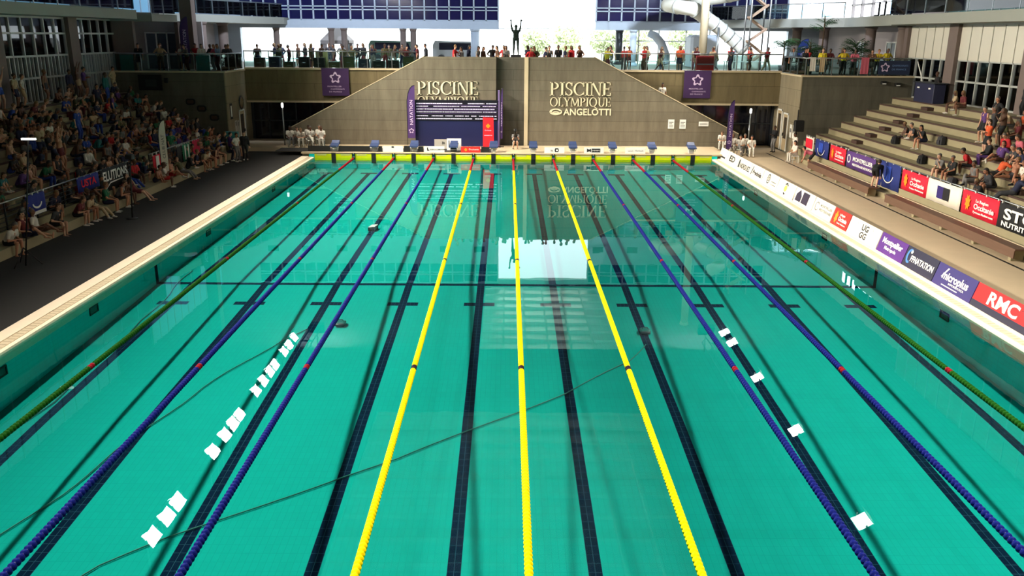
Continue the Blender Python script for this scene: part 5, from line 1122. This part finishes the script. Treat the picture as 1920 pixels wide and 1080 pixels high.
def body_mesh(P):
    J = skeleton(P); mb = MB(); R, H = J['R'], J['H']
    capsule(mb, J['pel']+Vector((0,.06,0)), J['pel']-Vector((0,.06,0)), .118, .118)
    capsule(mb, J['wai']+R@Vector((0,.05,0)), J['wai']-R@Vector((0,.05,0)), .098, .098)
    capsule(mb, J['che']+R@Vector((0,.075,0)), J['che']-R@Vector((0,.075,0)), .112, .112)
    for a, b in (('pel','wai'),('wai','che')):
        for s in (1, -1): capsule(mb, J[a]+R@Vector((0,s*.05,0)), J[b]+R@Vector((0,s*.055,0)), .10, .10)
    capsule(mb, J['sh0'], J['sh1'], .062, .062); capsule(mb, J['nec']-R@Vector((0,0,.06)), J['hea']-H@Vector((.01,0,.04)), .056, .052)
    h = J['hea']; 
    def hp(x, y, z): return h+H@Vector((x, y, z))
    sk = MB(); sk.ball((0,0,.015), (.098,.077,.108), 16, 12); sk.ball((.025,0,-.055), (.066,.056,.062), 12, 8); sk.ball((.05,0,-.092), (.03,.03,.022), 8, 6)
    sk.tube([(.088,0,.012),(.108,0,-.022)], [.009,.016], 8); sk.ball((.104,0,-.026), .016, 8, 6)
    for s in (1,-1): sk.ball((-.005,s*.079,-.012), (.022,.012,.03), 8, 6)
    sk.v = [hp(*v) for v in sk.v]; b = len(mb.v); mb.v += sk.v; mb.f += [[i+b for i in f] for f in sk.f]; mb.m += sk.m; mb.sm += sk.sm
    for i, s in ((0, 1), (1, -1)):
        sh, el, wr = J['sh%d'%i], J['el%d'%i], J['wr%d'%i]
        capsule(mb, sh, el, .056, .041); capsule(mb, el, wr, .041, .028)
        d = (wr-el).normalized(); side = d.cross(Vector((0,0,1))); side = side.normalized() if side.length > .1 else Vector((0,1,0)); side *= -s
        nrm = side.cross(d)
        pc = wr+d*.05; capsule(mb, wr+d*.015+side*.008, pc+side*.022, .024, .022); capsule(mb, wr+d*.015-side*.012, pc-side*.022, .024, .021)
        curl = -nrm*s if (-nrm*s).z < .2 else nrm*s
        for k, (o, ln) in enumerate(((.031,.062),(.011,.074),(-.010,.070),(-.030,.054))):      # four fingers, slightly bent
            a = pc+side*o+d*.012; m1 = a+d*ln*.55+side*o*.12+curl*.006; m2 = m1+d*ln*.4+curl*.022
            capsule(mb, a, m1, .0105, .0098, 8); capsule(mb, m1, m2, .0098, .0088, 8)
        a = wr+d*.03+side*.03; m1 = a+d*.03+side*.032; m2 = m1+d*.03+side*.006+curl*.008
        capsule(mb, a, m1, .013, .011, 8); capsule(mb, m1, m2, .011, .0095, 8)
        hpj, kn, an = J['hp%d'%i], J['kn%d'%i], J['an%d'%i]
        capsule(mb, hpj, kn, .088, .056); capsule(mb, kn, an, .055, .036); capsule(mb, kn+(an-kn)*.12, kn+(an-kn)*.5, .054, .05)
        ft = foot_dir(kn, an)
        capsule(mb, an-Vector((0,0,.045))-ft*.03, an-Vector((0,0,.055))+ft*.13, .035, .03); capsule(mb, an-Vector((0,0,.06))+ft*.13, an-Vector((0,0,.062))+ft*.18, .03, .022)
    me = remesh(mb, .0105, .30, 1)
    for m in ('skin', 'eye', 'lip'): me.materials.append(MATS[m])
    eyes = [hp(.085, s*.033, .022) for s in (1,-1)]; mo = hp(.088, 0, -.058)
    for f in me.polygons:
        f.use_smooth = True; c = f.center; f.material_index = 0
        if min((c-e).length for e in eyes) < .016: f.material_index = 1
        else:
            q = H.transposed()@(c-mo)
            if abs(q.y) < .026 and abs(q.z) < .009 and q.x > -.03: f.material_index = 2
    return me, J
def foot_dir(kn, an):
    d = an-kn
    if d.z > -.25*d.length and d.x > 0: return (Vector((.25,0,1))*.9).normalized()
    return Vector((1,0,0))
def garment(kind, J, P):
    mb = MB(); R, H = J['R'], J['H']
    def torso(r, hem):
        for a, b, r1, r2 in (('pel','wai',.122,.112),('wai','che',.112,.128)):
            A, B = J[a], J[b]
            if a == 'pel': A = A+R@Vector((0,0,hem))
            for s in (1, -1): capsule(mb, A+R@Vector((0,s*.055,0)), B+R@Vector((0,s*.07,0)), r1+r, r2+r)
        capsule(mb, J['sh0']*.86+J['sh1']*.14, J['sh1']*.86+J['sh0']*.14, .078+r, .078+r)
    if kind == 'shirt':
        torso(0, .05)
        for i in (0,1): capsule(mb, J['sh%d'%i], J['sh%d'%i].lerp(J['el%d'%i], .62), .072, .064)
    elif kind == 'jacket':
        torso(.012, .02)
        for i in (0,1): capsule(mb, J['sh%d'%i], J['el%d'%i], .076, .062); capsule(mb, J['el%d'%i], J['el%d'%i].lerp(J['wr%d'%i], .86), .062, .045)
    elif kind == 'vest': torso(-.004, .05)
    elif kind in ('shorts', 'trousers', 'swim_trunks'):
        capsule(mb, J['pel']+Vector((0,.06,.01)), J['pel']-Vector((0,.06,-.01)), .128, .128)
        capsule(mb, J['pel']+R@Vector((0,.05,.09)), J['pel']+R@Vector((0,-.05,.09)), .112, .112)
        for i in (0,1):
            h, k, a = J['hp%d'%i], J['kn%d'%i], J['an%d'%i]
            if kind == 'trousers': capsule(mb, h, k, .102, .072); capsule(mb, k, k.lerp(a, .93), .072, .056)
            else: e = h.lerp(k, .72 if kind == 'shorts' else .34); capsule(mb, h, e, .102, .086 if kind == 'shorts' else .092)
    elif kind in ('hair', 'long_hair'):
        h = J['hea']; s = MB(); s.ball((-.012,0,.034), (.104,.088,.108), 16, 10)
        if kind == 'long_hair': s.ball((-.06,0,-.05), (.062,.086,.12), 12, 8); s.ball((-.07,0,-.15), (.045,.07,.11), 12, 8)
        s.v = [h+H@v for v in s.v]
        # keep the face clear: drop what lies in front of and below the hairline
        bm = bmesh.new(); me = s.mesh('hair', []); bm.from_mesh(me); bpy.data.meshes.remove(me)
        bad = [f for f in bm.faces if (lambda q: q.x > .03 and q.z < .055 or q.z < -.03 and q.x > -.02)(H.transposed()@(f.calc_center_median()-h))]
        bmesh.ops.delete(bm, geom=bad, context='FACES')
        me = bpy.data.meshes.new('hair'); bm.to_mesh(me); bm.free()
        for f in me.polygons: f.use_smooth = True
        me.materials.append(MATS['hair']); return me
    elif kind == 'cap':
        h = J['hea']; s = MB(); s.ball((-.004,0,.05), (.108,.09,.09), 16, 10); s.prism([(.06,-.07),(.15,-.06),(.185,0),(.15,.06),(.06,.07)], (0,0,.05), (1,0,0), (0,1,0), (0,0,.012))
        s.v = [h+H@v for v in s.v]; bm = bmesh.new(); me = s.mesh('cap', []); bm.from_mesh(me)
        bad = [f for f in bm.faces if (H.transposed()@(f.calc_center_median()-h)).z < .035]
        bmesh.ops.delete(bm, geom=bad, context='FACES'); bm.to_mesh(me); bm.free()
        for f in me.polygons: f.use_smooth = True
        me.materials.append(MATS['cloth']); return me
    elif kind.startswith('shoe'):
        i = int(kind[-1]); kn, an = J['kn%d'%i], J['an%d'%i]; ft = foot_dir(kn, an)
        capsule(mb, an-Vector((0,0,.042))-ft*.035, an-Vector((0,0,.05))+ft*.15, .044, .038); capsule(mb, an, an-Vector((0,0,.03)), .044, .044)
    me = remesh(mb, .02, .5, 2)
    for f in me.polygons: f.use_smooth = True
    me.materials.append(MATS['cloth']); return me
BODY = {}; GARM = {}
def proto(pose):
    if pose not in BODY: BODY[pose] = body_mesh(POSES[pose])
    return BODY[pose]
def garm(kind, pose):
    if (kind, pose) not in GARM: GARM[(kind, pose)] = garment(kind, proto(pose)[1], POSES[pose])
    return GARM[(kind, pose)]
PAL = {'white': (214,208,196), 'black': (20,20,22), 'navy': (26,30,58), 'grey': (110,108,106), 'red': (176,30,36), 'blue': (34,62,140), 'teal': (24,96,98), 'maroon': (92,26,32), 'green': (22,92,58),
       'beige': (182,160,126), 'yellow': (214,190,40), 'orange': (206,84,40), 'pink': (196,96,112), 'purple': (82,50,110), 'olive': (82,80,50), 'brown': (84,58,42), 'charcoal': (48,48,52), 'pale blue': (140,164,190)}
SKIN = [(196,146,116), (182,128,98), (160,108,80), (206,160,132), (120,80,58), (90,60,44)]
HAIR = [(30,22,18), (48,34,24), (74,50,32), (20,18,18), (120,92,58), (90,84,78)]
def setcol(o, rgb): o.color = (*lin(rgb), 1)
def person(pose, loc, rot, top=('shirt', 'white'), bottom=('shorts', 'black'), hair='hair', shoes='white', label='', group=None, scale=1.0, hat=None):
    me, J = proto(pose)
    o = bpy.data.objects.new('person', me); COL.objects.link(o); o.location = loc; o.rotation_euler = (0, 0, rot); o.scale = (scale,)*3
    setcol(o, random.choice(SKIN)); tag(o, label, 'person', group); WL[o.name] = Vector(loc)
    def sub(kind, nm, rgb):
        c = bpy.data.objects.new(nm, garm(kind, pose)); COL.objects.link(c); c.parent = o; setcol(c, rgb); return c
    if hair: sub(hair, 'hair', random.choice(HAIR))
    if hat: sub('cap', 'cap', PAL[hat])
    if top: sub(top[0], top[0], PAL[top[1]])
    if bottom: sub(bottom[0], bottom[0], PAL[bottom[1]])
    if shoes:
        for i in (0, 1): sub('shoe%d' % i, 'shoe', PAL[shoes])
    return o
def wear(top, bottom):
    if top is None: return '%s %s' % (bottom[1], bottom[0].replace('_', ' '))
    return '%s %s' % (top[1], top[0])
# ================================================================== the people
rp = random.Random(23)
TOPS = ['black','black','navy','navy','charcoal','white','white','grey','maroon','teal','blue','beige','red','brown','green','olive','purple']
BOTS = ['black','navy','charcoal','grey','blue','brown','maroon','beige']
SITS = ['sit_lean','sit_lean','sit_upright','sit_upright','sit_back','sit_hug','sit_chin','sit_cross','sit_clap','sit_long']
STANDS = ['stand','stand_cross','stand_hips','stand_phone','stand_raise']
def outfit(bare=.16, r=rp):
    q = r.random()
    top = None if q < bare else ('vest', r.choice(TOPS)) if q < bare+.12 else ('jacket', r.choice(TOPS)) if q < bare+.30 else ('shirt', r.choice(TOPS))
    bot = ('swim_trunks' if top is None else r.choice(['shorts','shorts','trousers']), r.choice(BOTS))
    return top, bot
def desc(top, bot):
    if top is None: return 'bare-chested person in %s trunks' % bot[1]
    return 'person in %s %s' % (top[1], top[0])
OCC = {}
# ---- the dark stand, tier by tier
for k, (tx, tz) in enumerate(TIER):
    y = 50.6-rp.random()*.4; row = []
    ymin = 25.9+1.46*k
    while y > ymin:
        gap = rp.choice([.62,.66,.72,.8,.95,1.25,1.9] if y > 33 else [.75,.9,1.1,1.4,2.2]); row.append(y); y -= gap*1.06
    n = 0
    for y in row:
        if any(a-.1 < y < a+1.15 for a in (40.5, 28.0)): continue
        st = rp.random() < (.10 if k < 8 else .55)
        pose = rp.choice(STANDS) if st else rp.choice(SITS)
        if pose in ('sit_back', 'sit_long', 'sit_cross') and any(abs(y-q) < .55 for q in OCC.get(k-1, [])): pose = rp.choice(['sit_upright', 'sit_hug', 'sit_lean'])
        if any(abs(y-q) < .5 for q in OCC.get(k, [])): continue
        OCC.setdefault(k, []).append(y)
        top, bot = outfit(); n += 1
        lab = '%s %s, dark stand, %s tier, %s from far end' % (desc(top, bot), POSES[pose]['say'], ORD[k], ORD[n-1])
        x = -(tx+.26) if not st else -(tx+.42)
        person(pose, (x, y, tz), rp.uniform(-.45, .45), top, bot, rp.choice(['hair','hair','long_hair']), rp.choice(['white','black','white',None]), lab, 'spectators in the dark stand', rp.uniform(.92, 1.04))
# ---- bottom step of the dark stand
FRONT = [(24.9,'sit_lean',('shirt','white'),('shorts','black')),(26.1,'sit_long',('vest','maroon'),('shorts','navy')),(26.8,'sit_long',('shirt','white'),('shorts','brown')),(28.0,'sit_chin',('shirt','charcoal'),('shorts','black')),
 (29.7,'sit_lean',('shirt','maroon'),('shorts','black')),(30.5,'sit_lean',('shirt','beige'),('shorts','grey')),(31.2,'sit_back',('shirt','black'),('trousers','beige')),(32.3,'sit_upright',('shirt','green'),('shorts','navy')),(33.4,'sit_lean',('vest','grey'),('shorts','black')),
 (34.2,'sit_chin',None,('swim_trunks','black')),(35.0,'sit_back',('jacket','maroon'),('shorts','maroon')),(37.9,'sit_hug',None,('swim_trunks','navy')),(38.5,'sit_clap',('shirt','white'),('shorts','red')),(39.7,'sit_long',None,('swim_trunks','red')),(41.0,'sit_back',('shirt','olive'),('trousers','grey')),
 (42.3,'sit_hug',('jacket','black'),('shorts','black')),(43.2,'sit_cross',('shirt','navy'),('shorts','black')),(44.3,'sit_lean',('shirt','beige'),('shorts','brown')),(45.1,'sit_upright',('shirt','white'),('shorts','brown')),(46.0,'sit_lean',('vest','brown'),('shorts','maroon')),(46.8,'sit_upright',('shirt','maroon'),('shorts','brown')),(48.9,'sit_upright',('jacket','olive'),('shorts','navy')),(49.8,'sit_chin',('shirt','navy'),('shorts','black'))]
for i, (y, pose, top, bot) in enumerate(FRONT):
    person(pose, (-17.42, y, .46), rp.uniform(-.35,.35), top, bot, rp.choice(['hair','hair','long_hair']), rp.choice(['white',None,'white']), '%s %s, bottom step by black mat, %s from near' % (desc(top, bot), POSES[pose]['say'], ORD[i]), 'people on the bottom step', rp.uniform(.97,1.05))
# ---- three people standing on the black mat
for x, y, pose, top, bot, w, rot in ((-16.9,47.6,'stand',('jacket','purple'),('trousers','navy'),'nearest the dark stand',.2),(-16.45,47.3,'stand_hips',('shirt','white'),('trousers','grey'),'the middle one of the three',-.3),(-16.2,48.1,'stand',('jacket','black'),('trousers','black'),'behind the other two',-1.2)):
    person(pose, (x,y,.1), rot, top, bot, 'hair', 'white', '%s standing on the black mat, %s' % (desc(top,bot), w))
# ---- the bright stand
RIGHT = [(8,44.6,'sit_upright',('shirt','beige'),('shorts','beige')),(8,43.7,'sit_cross',('shirt','maroon'),('shorts','brown')),(4,43.3,'sit_hug',('vest','black'),('shorts','black')),(4,42.5,'sit_hug',('shirt','charcoal'),('shorts','black')),(4,41.2,'sit_chin',('shirt','black'),('shorts','navy')),
 (5,37.5,'stand',('vest','purple'),('shorts','black')),(5,36.7,'stand_cross',('shirt','charcoal'),('trousers','charcoal')),(6,37.9,'stand_hips',('shirt','black'),('shorts','charcoal')),(7,37.6,'sit_lean',('shirt','beige'),('shorts','grey')),(8,38.4,'stand',('jacket','black'),('trousers','black')),
 (5,35.9,'stand_phone',('shirt','brown'),('shorts','black')),(4,35.6,'stand_cross',('shirt','orange'),('shorts','black')),(5,34.9,'sit_lean',('jacket','red'),('trousers','brown')),(4,35.0,'sit_upright',('jacket','black'),('trousers','purple')),(7,36.5,'sit_cross',('shirt','orange'),('shorts','maroon')),
 (3,35.0,'sit_lean',('shirt','red'),('shorts','black')),(2,35.9,'sit_chin',('shirt','grey'),('shorts','brown')),(2,35.0,'sit_upright',('shirt','black'),('shorts','black')),(2,33.1,'sit_cross',('vest','grey'),('trousers','grey')),(4,34.1,'sit_long',('shirt','purple'),('shorts','brown')),(3,31.6,'sit_long',None,('swim_trunks','charcoal')),
 (3,32.6,'sit_back',('shirt','orange'),('shorts','black')),(4,33.0,'sit_hug',('shirt','charcoal'),('shorts','navy')),(5,33.7,'sit_lean',('shirt','pink'),('shorts','navy')),(3,30.8,'sit_cross',('shirt','white'),('shorts','black')),(4,32.1,'sit_lean',('shirt','navy'),('shorts','black')),(6,35.6,'sit_upright',('shirt','maroon'),('shorts','black')),
 (6,36.6,'sit_lean',('shirt','olive'),('shorts','black')),(2,30.0,'sit_back',('shirt','navy'),('trousers','charcoal')),(2,31.6,'sit_lean',('jacket','charcoal'),('shorts','charcoal')),(7,35.2,'stand',('shirt','yellow'),('shorts','black')),(1,31.2,'sit_hug',('shirt','black'),('shorts','maroon')),(5,33.0,'sit_chin',('shirt','red'),('shorts','black'))]
RIGHT.sort(key=lambda r: (r[0], -r[1])); cnt = {}
for k, y, pose, top, bot in RIGHT:
    cnt[k] = cnt.get(k, 0)+1; tx, tz = TIER[k]; st = pose.startswith('stand')
    person(pose, (tx+(.42 if st else .26), y, tz), PI+rp.uniform(-.35,.35), top, bot, rp.choice(['hair','hair','long_hair']), rp.choice(['white','black','white']), '%s %s, bright stand, %s tier, %s from far end' % (desc(top,bot), POSES[pose]['say'], ORD[k], ORD[cnt[k]-1]), 'spectators in the bright stand', rp.uniform(.95,1.05))
# ---- people on the tan deck
person('stand_cross', (17.35,53.4,.1), PI+.5, ('jacket','black'), ('trousers','grey'), 'hair', 'black', 'person in black jacket and pale trousers standing before the pale doors')
def stool(x, y, z, label, h=.46):
    t = thing('stool', (x,y,z), label, 'stool'); MB().bbox(x-.2,x+.2,y-.2,y+.2,z+h-.05,z+h,.02).build('seat', MATS['white'], t)
    for a in (-.17,.17):
        for b in (-.17,.17): MB().box(x+a-.02,x+a+.02,y+b-.02,y+b+.02,z,z+h-.05).build('leg', MATS['white'], t)
stool(17.15, 48.4, .1, 'white stool under the judge in white beside the block corner')
person('sit_upright', (17.15,48.4,.56), PI+.25, ('shirt','white'), ('trousers','white'), 'long_hair', 'white', 'person dressed in white sitting on a stool at the edge of the tan deck')
person('stand', (17.45,49.5,.1), PI+.2, ('shirt','white'), ('trousers','beige'), 'hair', 'white', 'person in white shirt standing behind the judge on the white stool')
person('bend', (17.35,46.2,.1), PI-.4, ('shirt','pink'), ('shorts','black'), 'hair', 'white', 'person in pink shirt bending over between the blue flag and the red banner')
person('bend', (17.3,37.1,.58), .9, ('jacket','black'), ('shorts','black'), 'hair', None, 'person in black jacket bending over at the gap between the long benches')
# ---- officials in white on chairs in the two far corners
def chair(x, y, z, rot, label):
    t = thing('folding_chair', (x,y,z), label, 'chair', 'chairs of the officials')
    MB().bbox(x-.2,x+.2,y-.21,y+.21,z+.42,z+.455,.01).build('seat', MATS['white'], t); MB().xbox((x-.2,y-.2,z+.6),(-.06,0,.28),(0,.4,0),(.02,0,0)).build('backrest', MATS['white'], t)
    for a, b in ((-.18,-.18),(-.18,.18),(.18,-.18),(.18,.18)): MB().tube([(x+a,y+b,z),(x+a,y+b,z+.43)], .014, 6).build('leg', MATS['steel'], t)
    MB().tube([(x-.19,y-.19,z+.4),(x-.27,y-.19,z+.88)], .014, 6).tube([(x-.19,y+.19,z+.4),(x-.27,y+.19,z+.88)], .014, 6).build('back_frame', MATS['steel'], t)
    t.rotation_euler = (0,0,rot)
offs = [(-14.55,52.5,.36),(-13.85,52.5,.36),(-13.2,52.5,.36),(-12.5,52.5,.36),(-14.2,53.25,.36),(-13.5,53.25,.36),(-12.8,53.25,.36),(13.85,51.5,.1),(14.55,51.3,.1),(15.2,51.1,.1),(13.6,52.3,.36),(14.3,52.2,.1),(15.0,52.0,.1)]
for i, (x, y, z) in enumerate(offs):
    g = 'mat' if i < 7 else 'tan deck'; j = i if i < 7 else i-7; row, col = ('front', j) if j < (4 if i < 7 else 3) else ('back', j-(4 if i < 7 else 3))
    pose = ['sit_upright','sit_lean','sit_cross'][i % 3]; rot = -PI/2+rp.uniform(-.2,.2)+(.25 if i < 7 else -.25)
    chair(x, y, z, rot, 'white folding chair under an official by the %s, %s row, %s seat' % (g, row, ORD[col]))
    person(pose, (x+.0, y, z+.46), rot, ('shirt','white'), ('trousers','white' if i % 4 else 'grey'), rp.choice(['hair','long_hair']), 'white', 'official in white %s by the %s, %s row, %s seat' % (POSES[pose]['say'], g, row, ORD[col]), 'officials in white')
# ---- photographer before the niche, person on the stairs behind the slope
pp = person('crouch', (.15,52.2,.38), -PI/2, ('shirt','grey'), ('shorts','charcoal'), 'hair', 'black', 'photographer in grey shirt sitting low before the niche of the far wall', hat='black')
stool(.15, 52.45, .36, 'low white stool under the photographer before the niche', .4)
t = thing('camera', (.15,51.75,1.2), 'black camera with long raised lens held by the photographer', 'camera'); MB().bbox(.03,.27,51.66,51.82,1.16,1.34,.02).build('body', MATS['black'], t); MB().tube([(.15,51.66,1.25),(.12,51.5,1.55),(.11,51.42,1.7)], [.07,.08,.10], 12).build('lens', MATS['black'], t)
person('stand', (10.05,55.3,2.72), -PI/2, ('shirt','white'), ('shorts','black'), 'hair', 'white', 'person in white shirt on the stairs behind the right slope of the far wall')
# ---- balcony of the shaded block
BL = [(-23.9,52.8,'black'),(-23.2,54.6,'charcoal'),(-22.7,53.2,'beige'),(-21.0,53.0,'grey'),(-20.65,53.9,'red'),(-20.0,53.1,'white'),(-19.6,54.5,'pink'),(-19.0,53.2,'pale blue'),(-21.9,54.9,'white'),(-18.9,55.3,'charcoal'),(-24.7,54.2,'navy'),(-20.2,55.6,'black'),(-19.3,56.2,'brown'),(-18.8,54.3,'charcoal'),(-21.5,56.2,'olive'),(-22.3,55.9,'maroon')]
for i, (x, y, c) in enumerate(BL):
    pose = rp.choice(['stand','stand_cross','stand_rail','stand_phone','stand_hips']); top = (rp.choice(['shirt','shirt','jacket']), c); bot = (rp.choice(['shorts','trousers']), rp.choice(BOTS))
    person(pose, (x,y,5.06), -PI/2+rp.uniform(-.6,.6), top, bot, rp.choice(['hair','long_hair']), None, '%s %s on shaded block balcony, %s from outer end' % (desc(top,bot), POSES[pose]['say'], ORD[sorted(b[0] for b in BL).index(x)]), 'people on the shaded block balcony')
# ---- along the balcony between the blocks
def strip(n, x0, x1, ys, z, where, group, cols, rr, rot=-PI/2):
    xs = [x0+(x1-x0)*(i+.5)/n+rr.uniform(-.1,.1) for i in range(n)]
    xs = [x+(.55 if abs(x-.15) < .45 and x > .15 else -.55 if abs(x-.15) < .45 else 0) for x in xs]
    for i, x in enumerate(xs):
        pose = rr.choice(['stand','stand_cross','stand_phone','stand_hips','stand','walk']); top = (rr.choice(['shirt','shirt','jacket','vest']), rr.choice(cols)); bot = (rr.choice(['shorts','trousers']), rr.choice(BOTS))
        person(pose, (x, ys[i % len(ys)]+rr.uniform(-.1,.1), z), rot+rr.uniform(-1.6,1.6), top, bot, rr.choice(['hair','long_hair']), None, '%s %s %s, %s from shaded side' % (desc(top,bot), POSES[pose]['say'], where, ORD[i]), group, rr.uniform(.94,1.03))
r3 = random.Random(8)
strip(27, -17.8, -6.0, (57.3,59.6,60.4,57.8,62), 5.06, 'behind glass left of slopes', 'people left of the slopes', ['black','charcoal','brown','grey','navy','olive','maroon'], r3)
strip(18, -4.2, 4.7, (55.1,55.55,55.95), 5.06, 'above the far wall', 'people above the far wall', ['black','charcoal','grey','navy','olive','red','brown'], r3)
strip(19, 6.2, 17.9, (57.35,59.6,57.6,60.5), 5.06, 'behind glass right of slopes', 'people right of the slopes', ['black','red','charcoal','orange','yellow','beige','maroon','red'], r3)
# ---- balcony of the lit block
BR = [(18.9,53.6,'charcoal'),(19.4,54.6,'red'),(19.9,53.2,'yellow'),(21.0,55.0,'maroon'),(21.3,53.3,'yellow'),(21.85,52.9,'pink'),(23.0,53.0,'brown'),(23.9,54.2,'yellow'),(24.4,54.0,'yellow'),(18.7,55.4,'pale blue'),(21.6,54.4,'navy')]
for i, (x, y, c) in enumerate(BR):
    pose = rp.choice(['stand','stand_cross','stand_rail','stand_hips']) if c != 'brown' else 'stand_rail'; top = ('shirt', c); bot = (rp.choice(['shorts','trousers']), rp.choice(BOTS))
    person(pose, (x,y,5.06), -PI/2+rp.uniform(-.5,.5), top, bot, rp.choice(['hair','long_hair']), None, '%s %s on lit block balcony, %s from slope side' % (desc(top,bot), POSES[pose]['say'], ORD[sorted(b[0] for b in BR).index(x)]), 'people on the lit block balcony')
# ---- crates and bags behind the glass, towels over the rails, the desk above the bright stand
rc_ = random.Random(5)
for i in range(11):
    x = -17.4+i*1.02; h = rc_.uniform(.5,.95); c = rc_.choice(['charcoal','black','brown','olive','navy'])
    t = thing('equipment_crate', (x,56.95,5.06), '%s equipment crate behind the balcony glass left of the slopes, %s from the shaded block' % (c, ORD[i]), 'crate', 'crates behind the glass'); col = M('crate_'+c, PAL[c], .7, .1, 4)
    MB().bbox(x-.36,x+.36,56.72,57.12,5.06,5.06+h,.03).build('body', col, t); MB().bbox(x-.38,x+.38,56.70,57.14,5.06+h,5.10+h,.015).build('lid', M('crate_lid_'+('pale' if i % 4 == 1 else 'dark'), (190,188,180) if i % 4 == 1 else (60,58,56), .6, .1, 4), t); MB().tube([(x-.12,56.68,5.06+h*.6),(x-.1,56.65,5.06+h*.6),(x+.1,56.65,5.06+h*.6),(x+.12,56.68,5.06+h*.6)], .012, 5).build('handle', MATS['steel'], t)
for i, (x, y, w, hh, c, lb) in enumerate(((18.9,52.03,.35,.85,'white','white towel over the rail of the lit block, nearer its corner'),(19.5,52.03,.3,.9,'beige','beige towel over the rail of the lit block, farther from its corner'),(22.2,52.03,.5,1.0,'pink','pink towel over the middle of the rail of the lit block'))):
    t = thing('towel', (x,y,5.3), lb, 'towel'); mb = MB(); v = []
    for k in range(9):
        for zz in (0,.5,1): v.append((x-w/2+w*k/8, y-.02-.015*math.sin(k*1.7)*(1-zz), 6.25-hh*(1-zz)))
    mb.add(v, [(3*k+j,3*k+3+j,3*k+4+j,3*k+1+j) for k in range(8) for j in (0,1)], 0, True).box(x-w/2, x+w/2, y-.03, y+.12, 6.24, 6.26)
    o = mb.build('cloth', M('towel_'+c, PAL[c], .9, .1, 5), t)
t = thing('balcony_banner', (24.1,52.0,5.2), 'dark blue banner with a white star outline on the rail of the lit block', 'banner')
MB().box(23.1,25.1,52.0,52.03,5.22,6.08).build('cloth', M('banner_navy', (30,40,66), .7, .1, 3), t)
mb = MB(); star(mb, 23.5, 5.66, .30, (0,51.995,0), (1,0,0), (0,0,1), (0,-.004,0)); mb.build('emblem', MATS['print_lilac'], t)
fl(t, 'lettering', M('print_blue', (110,140,190), .6, .05, 5), lambda m: m.text('CHAMPIONNATS', (23.95,51.994,5.72), RX, U, .16, width=1.0), lambda m: m.text('DE FRANCE', (23.95,51.994,5.5), RX, U, .14, width=.9))
t = thing('announcer_desk', (24.6,48.0,3.81), 'dark navy desk on top of the bright stand before the glazing', 'desk')
MB().bbox(24.2,24.9,46.7,49.1,3.81,4.92,.03).build('body', M('desk_navy', (36,38,64), .6, .1, 3), t); MB().bbox(24.1,25.0,46.6,49.2,4.92,4.97,.01).build('desktop', MATS['dark_frame'], t)
for y in (47.2,48.6): MB().box(24.17,24.2,y-.12,y+.12,4.6,4.68).build('lamp', MATS['white'], t)
mb = MB(); mb.tube([(24.5,48.9,4.97),(24.45,49.1,5.4),(24.4,49.6,6.1)], .03, 6); mb.build('arm', MATS['white'], t)
person('stand', (25.22,48.5,3.82), PI, ('shirt','black'), ('trousers','black'), 'hair', 'black', 'person in black shirt standing behind the navy desk above the bright stand')
# ---- bronze diver above the far wall
me, J = proto('stand_raise')
t = thing('statue', (.15,55.1,5.06), 'slender dark bronze figure with raised arms on a plinth above the far wall', 'statue')
MB().bbox(-.2,.5,54.8,55.4,5.06,6.22,.04).build('plinth', MATS['dark_steel'], t)
fm = me.copy(); fm.materials.clear(); fm.materials.append(M('bronze', (24,34,30), .8, .2, 6, 0, .1))
f = bpy.data.objects.new('figure', fm); COL.objects.link(f); f.parent = t; f.location = (0,0,1.14); f.rotation_euler = (0,0,-PI/2); f.scale = (1.35,1.25,1.12)
# ---- bags and towels left on the steps
def bag(x, y, z, c, label, s=1.0):
    t = thing('backpack', (x,y,z), label, 'bag', None); col = M('bag_'+c.replace(' ','_'), PAL[c], .8, .15, 6)
    MB().bbox(x-.15*s,x+.15*s,y-.2*s,y+.2*s,z,z+.42*s,.06).build('body', col, t); MB().bbox(x-.2*s,x-.14*s,y-.14*s,y+.14*s,z+.05,z+.24*s,.02).build('pocket', col, t)
    MB().tube([(x,y-.06,z+.41*s),(x,y-.04,z+.48*s),(x,y+.04,z+.48*s),(x,y+.06,z+.41*s)], .012, 5).build('handle', MATS['black'], t)
for i, (k, y, c) in enumerate([(0,31.0,'black'),(0,37.6,'blue'),(1,34.4,'red'),(1,42.8,'charcoal'),(2,36.0,'navy'),(2,46.3,'black'),(3,39.6,'red'),(4,44.0,'blue'),(4,38.0,'grey'),(5,47.0,'black'),(6,42.0,'maroon'),(7,45.5,'teal')]):
    tx, tz = TIER[k]; bag(-(tx+.6), y, tz, c, '%s backpack left on the %s tier of the dark stand' % (c, ORD[k]))
for k, y, c in [(2,38.6,'black'),(4,40.0,'charcoal'),(3,43.5,'black'),(1,34.0,'charcoal'),(6,39.2,'black'),(2,28.6,'navy'),(5,32.2,'black')]:
    tx, tz = TIER[k]; bag(tx+.55, y, tz, c, '%s backpack left on the %s tier of the bright stand' % (c, ORD[k]))
tag(MB().box(-18.2,-17.4,50.6,51.0,.45,1.5).build('folded_tarp', M('tarp_teal', (60,140,140), .7, .15, 3)), 'teal cloth hung at the far end of the bottom step of the dark stand', 'cloth')
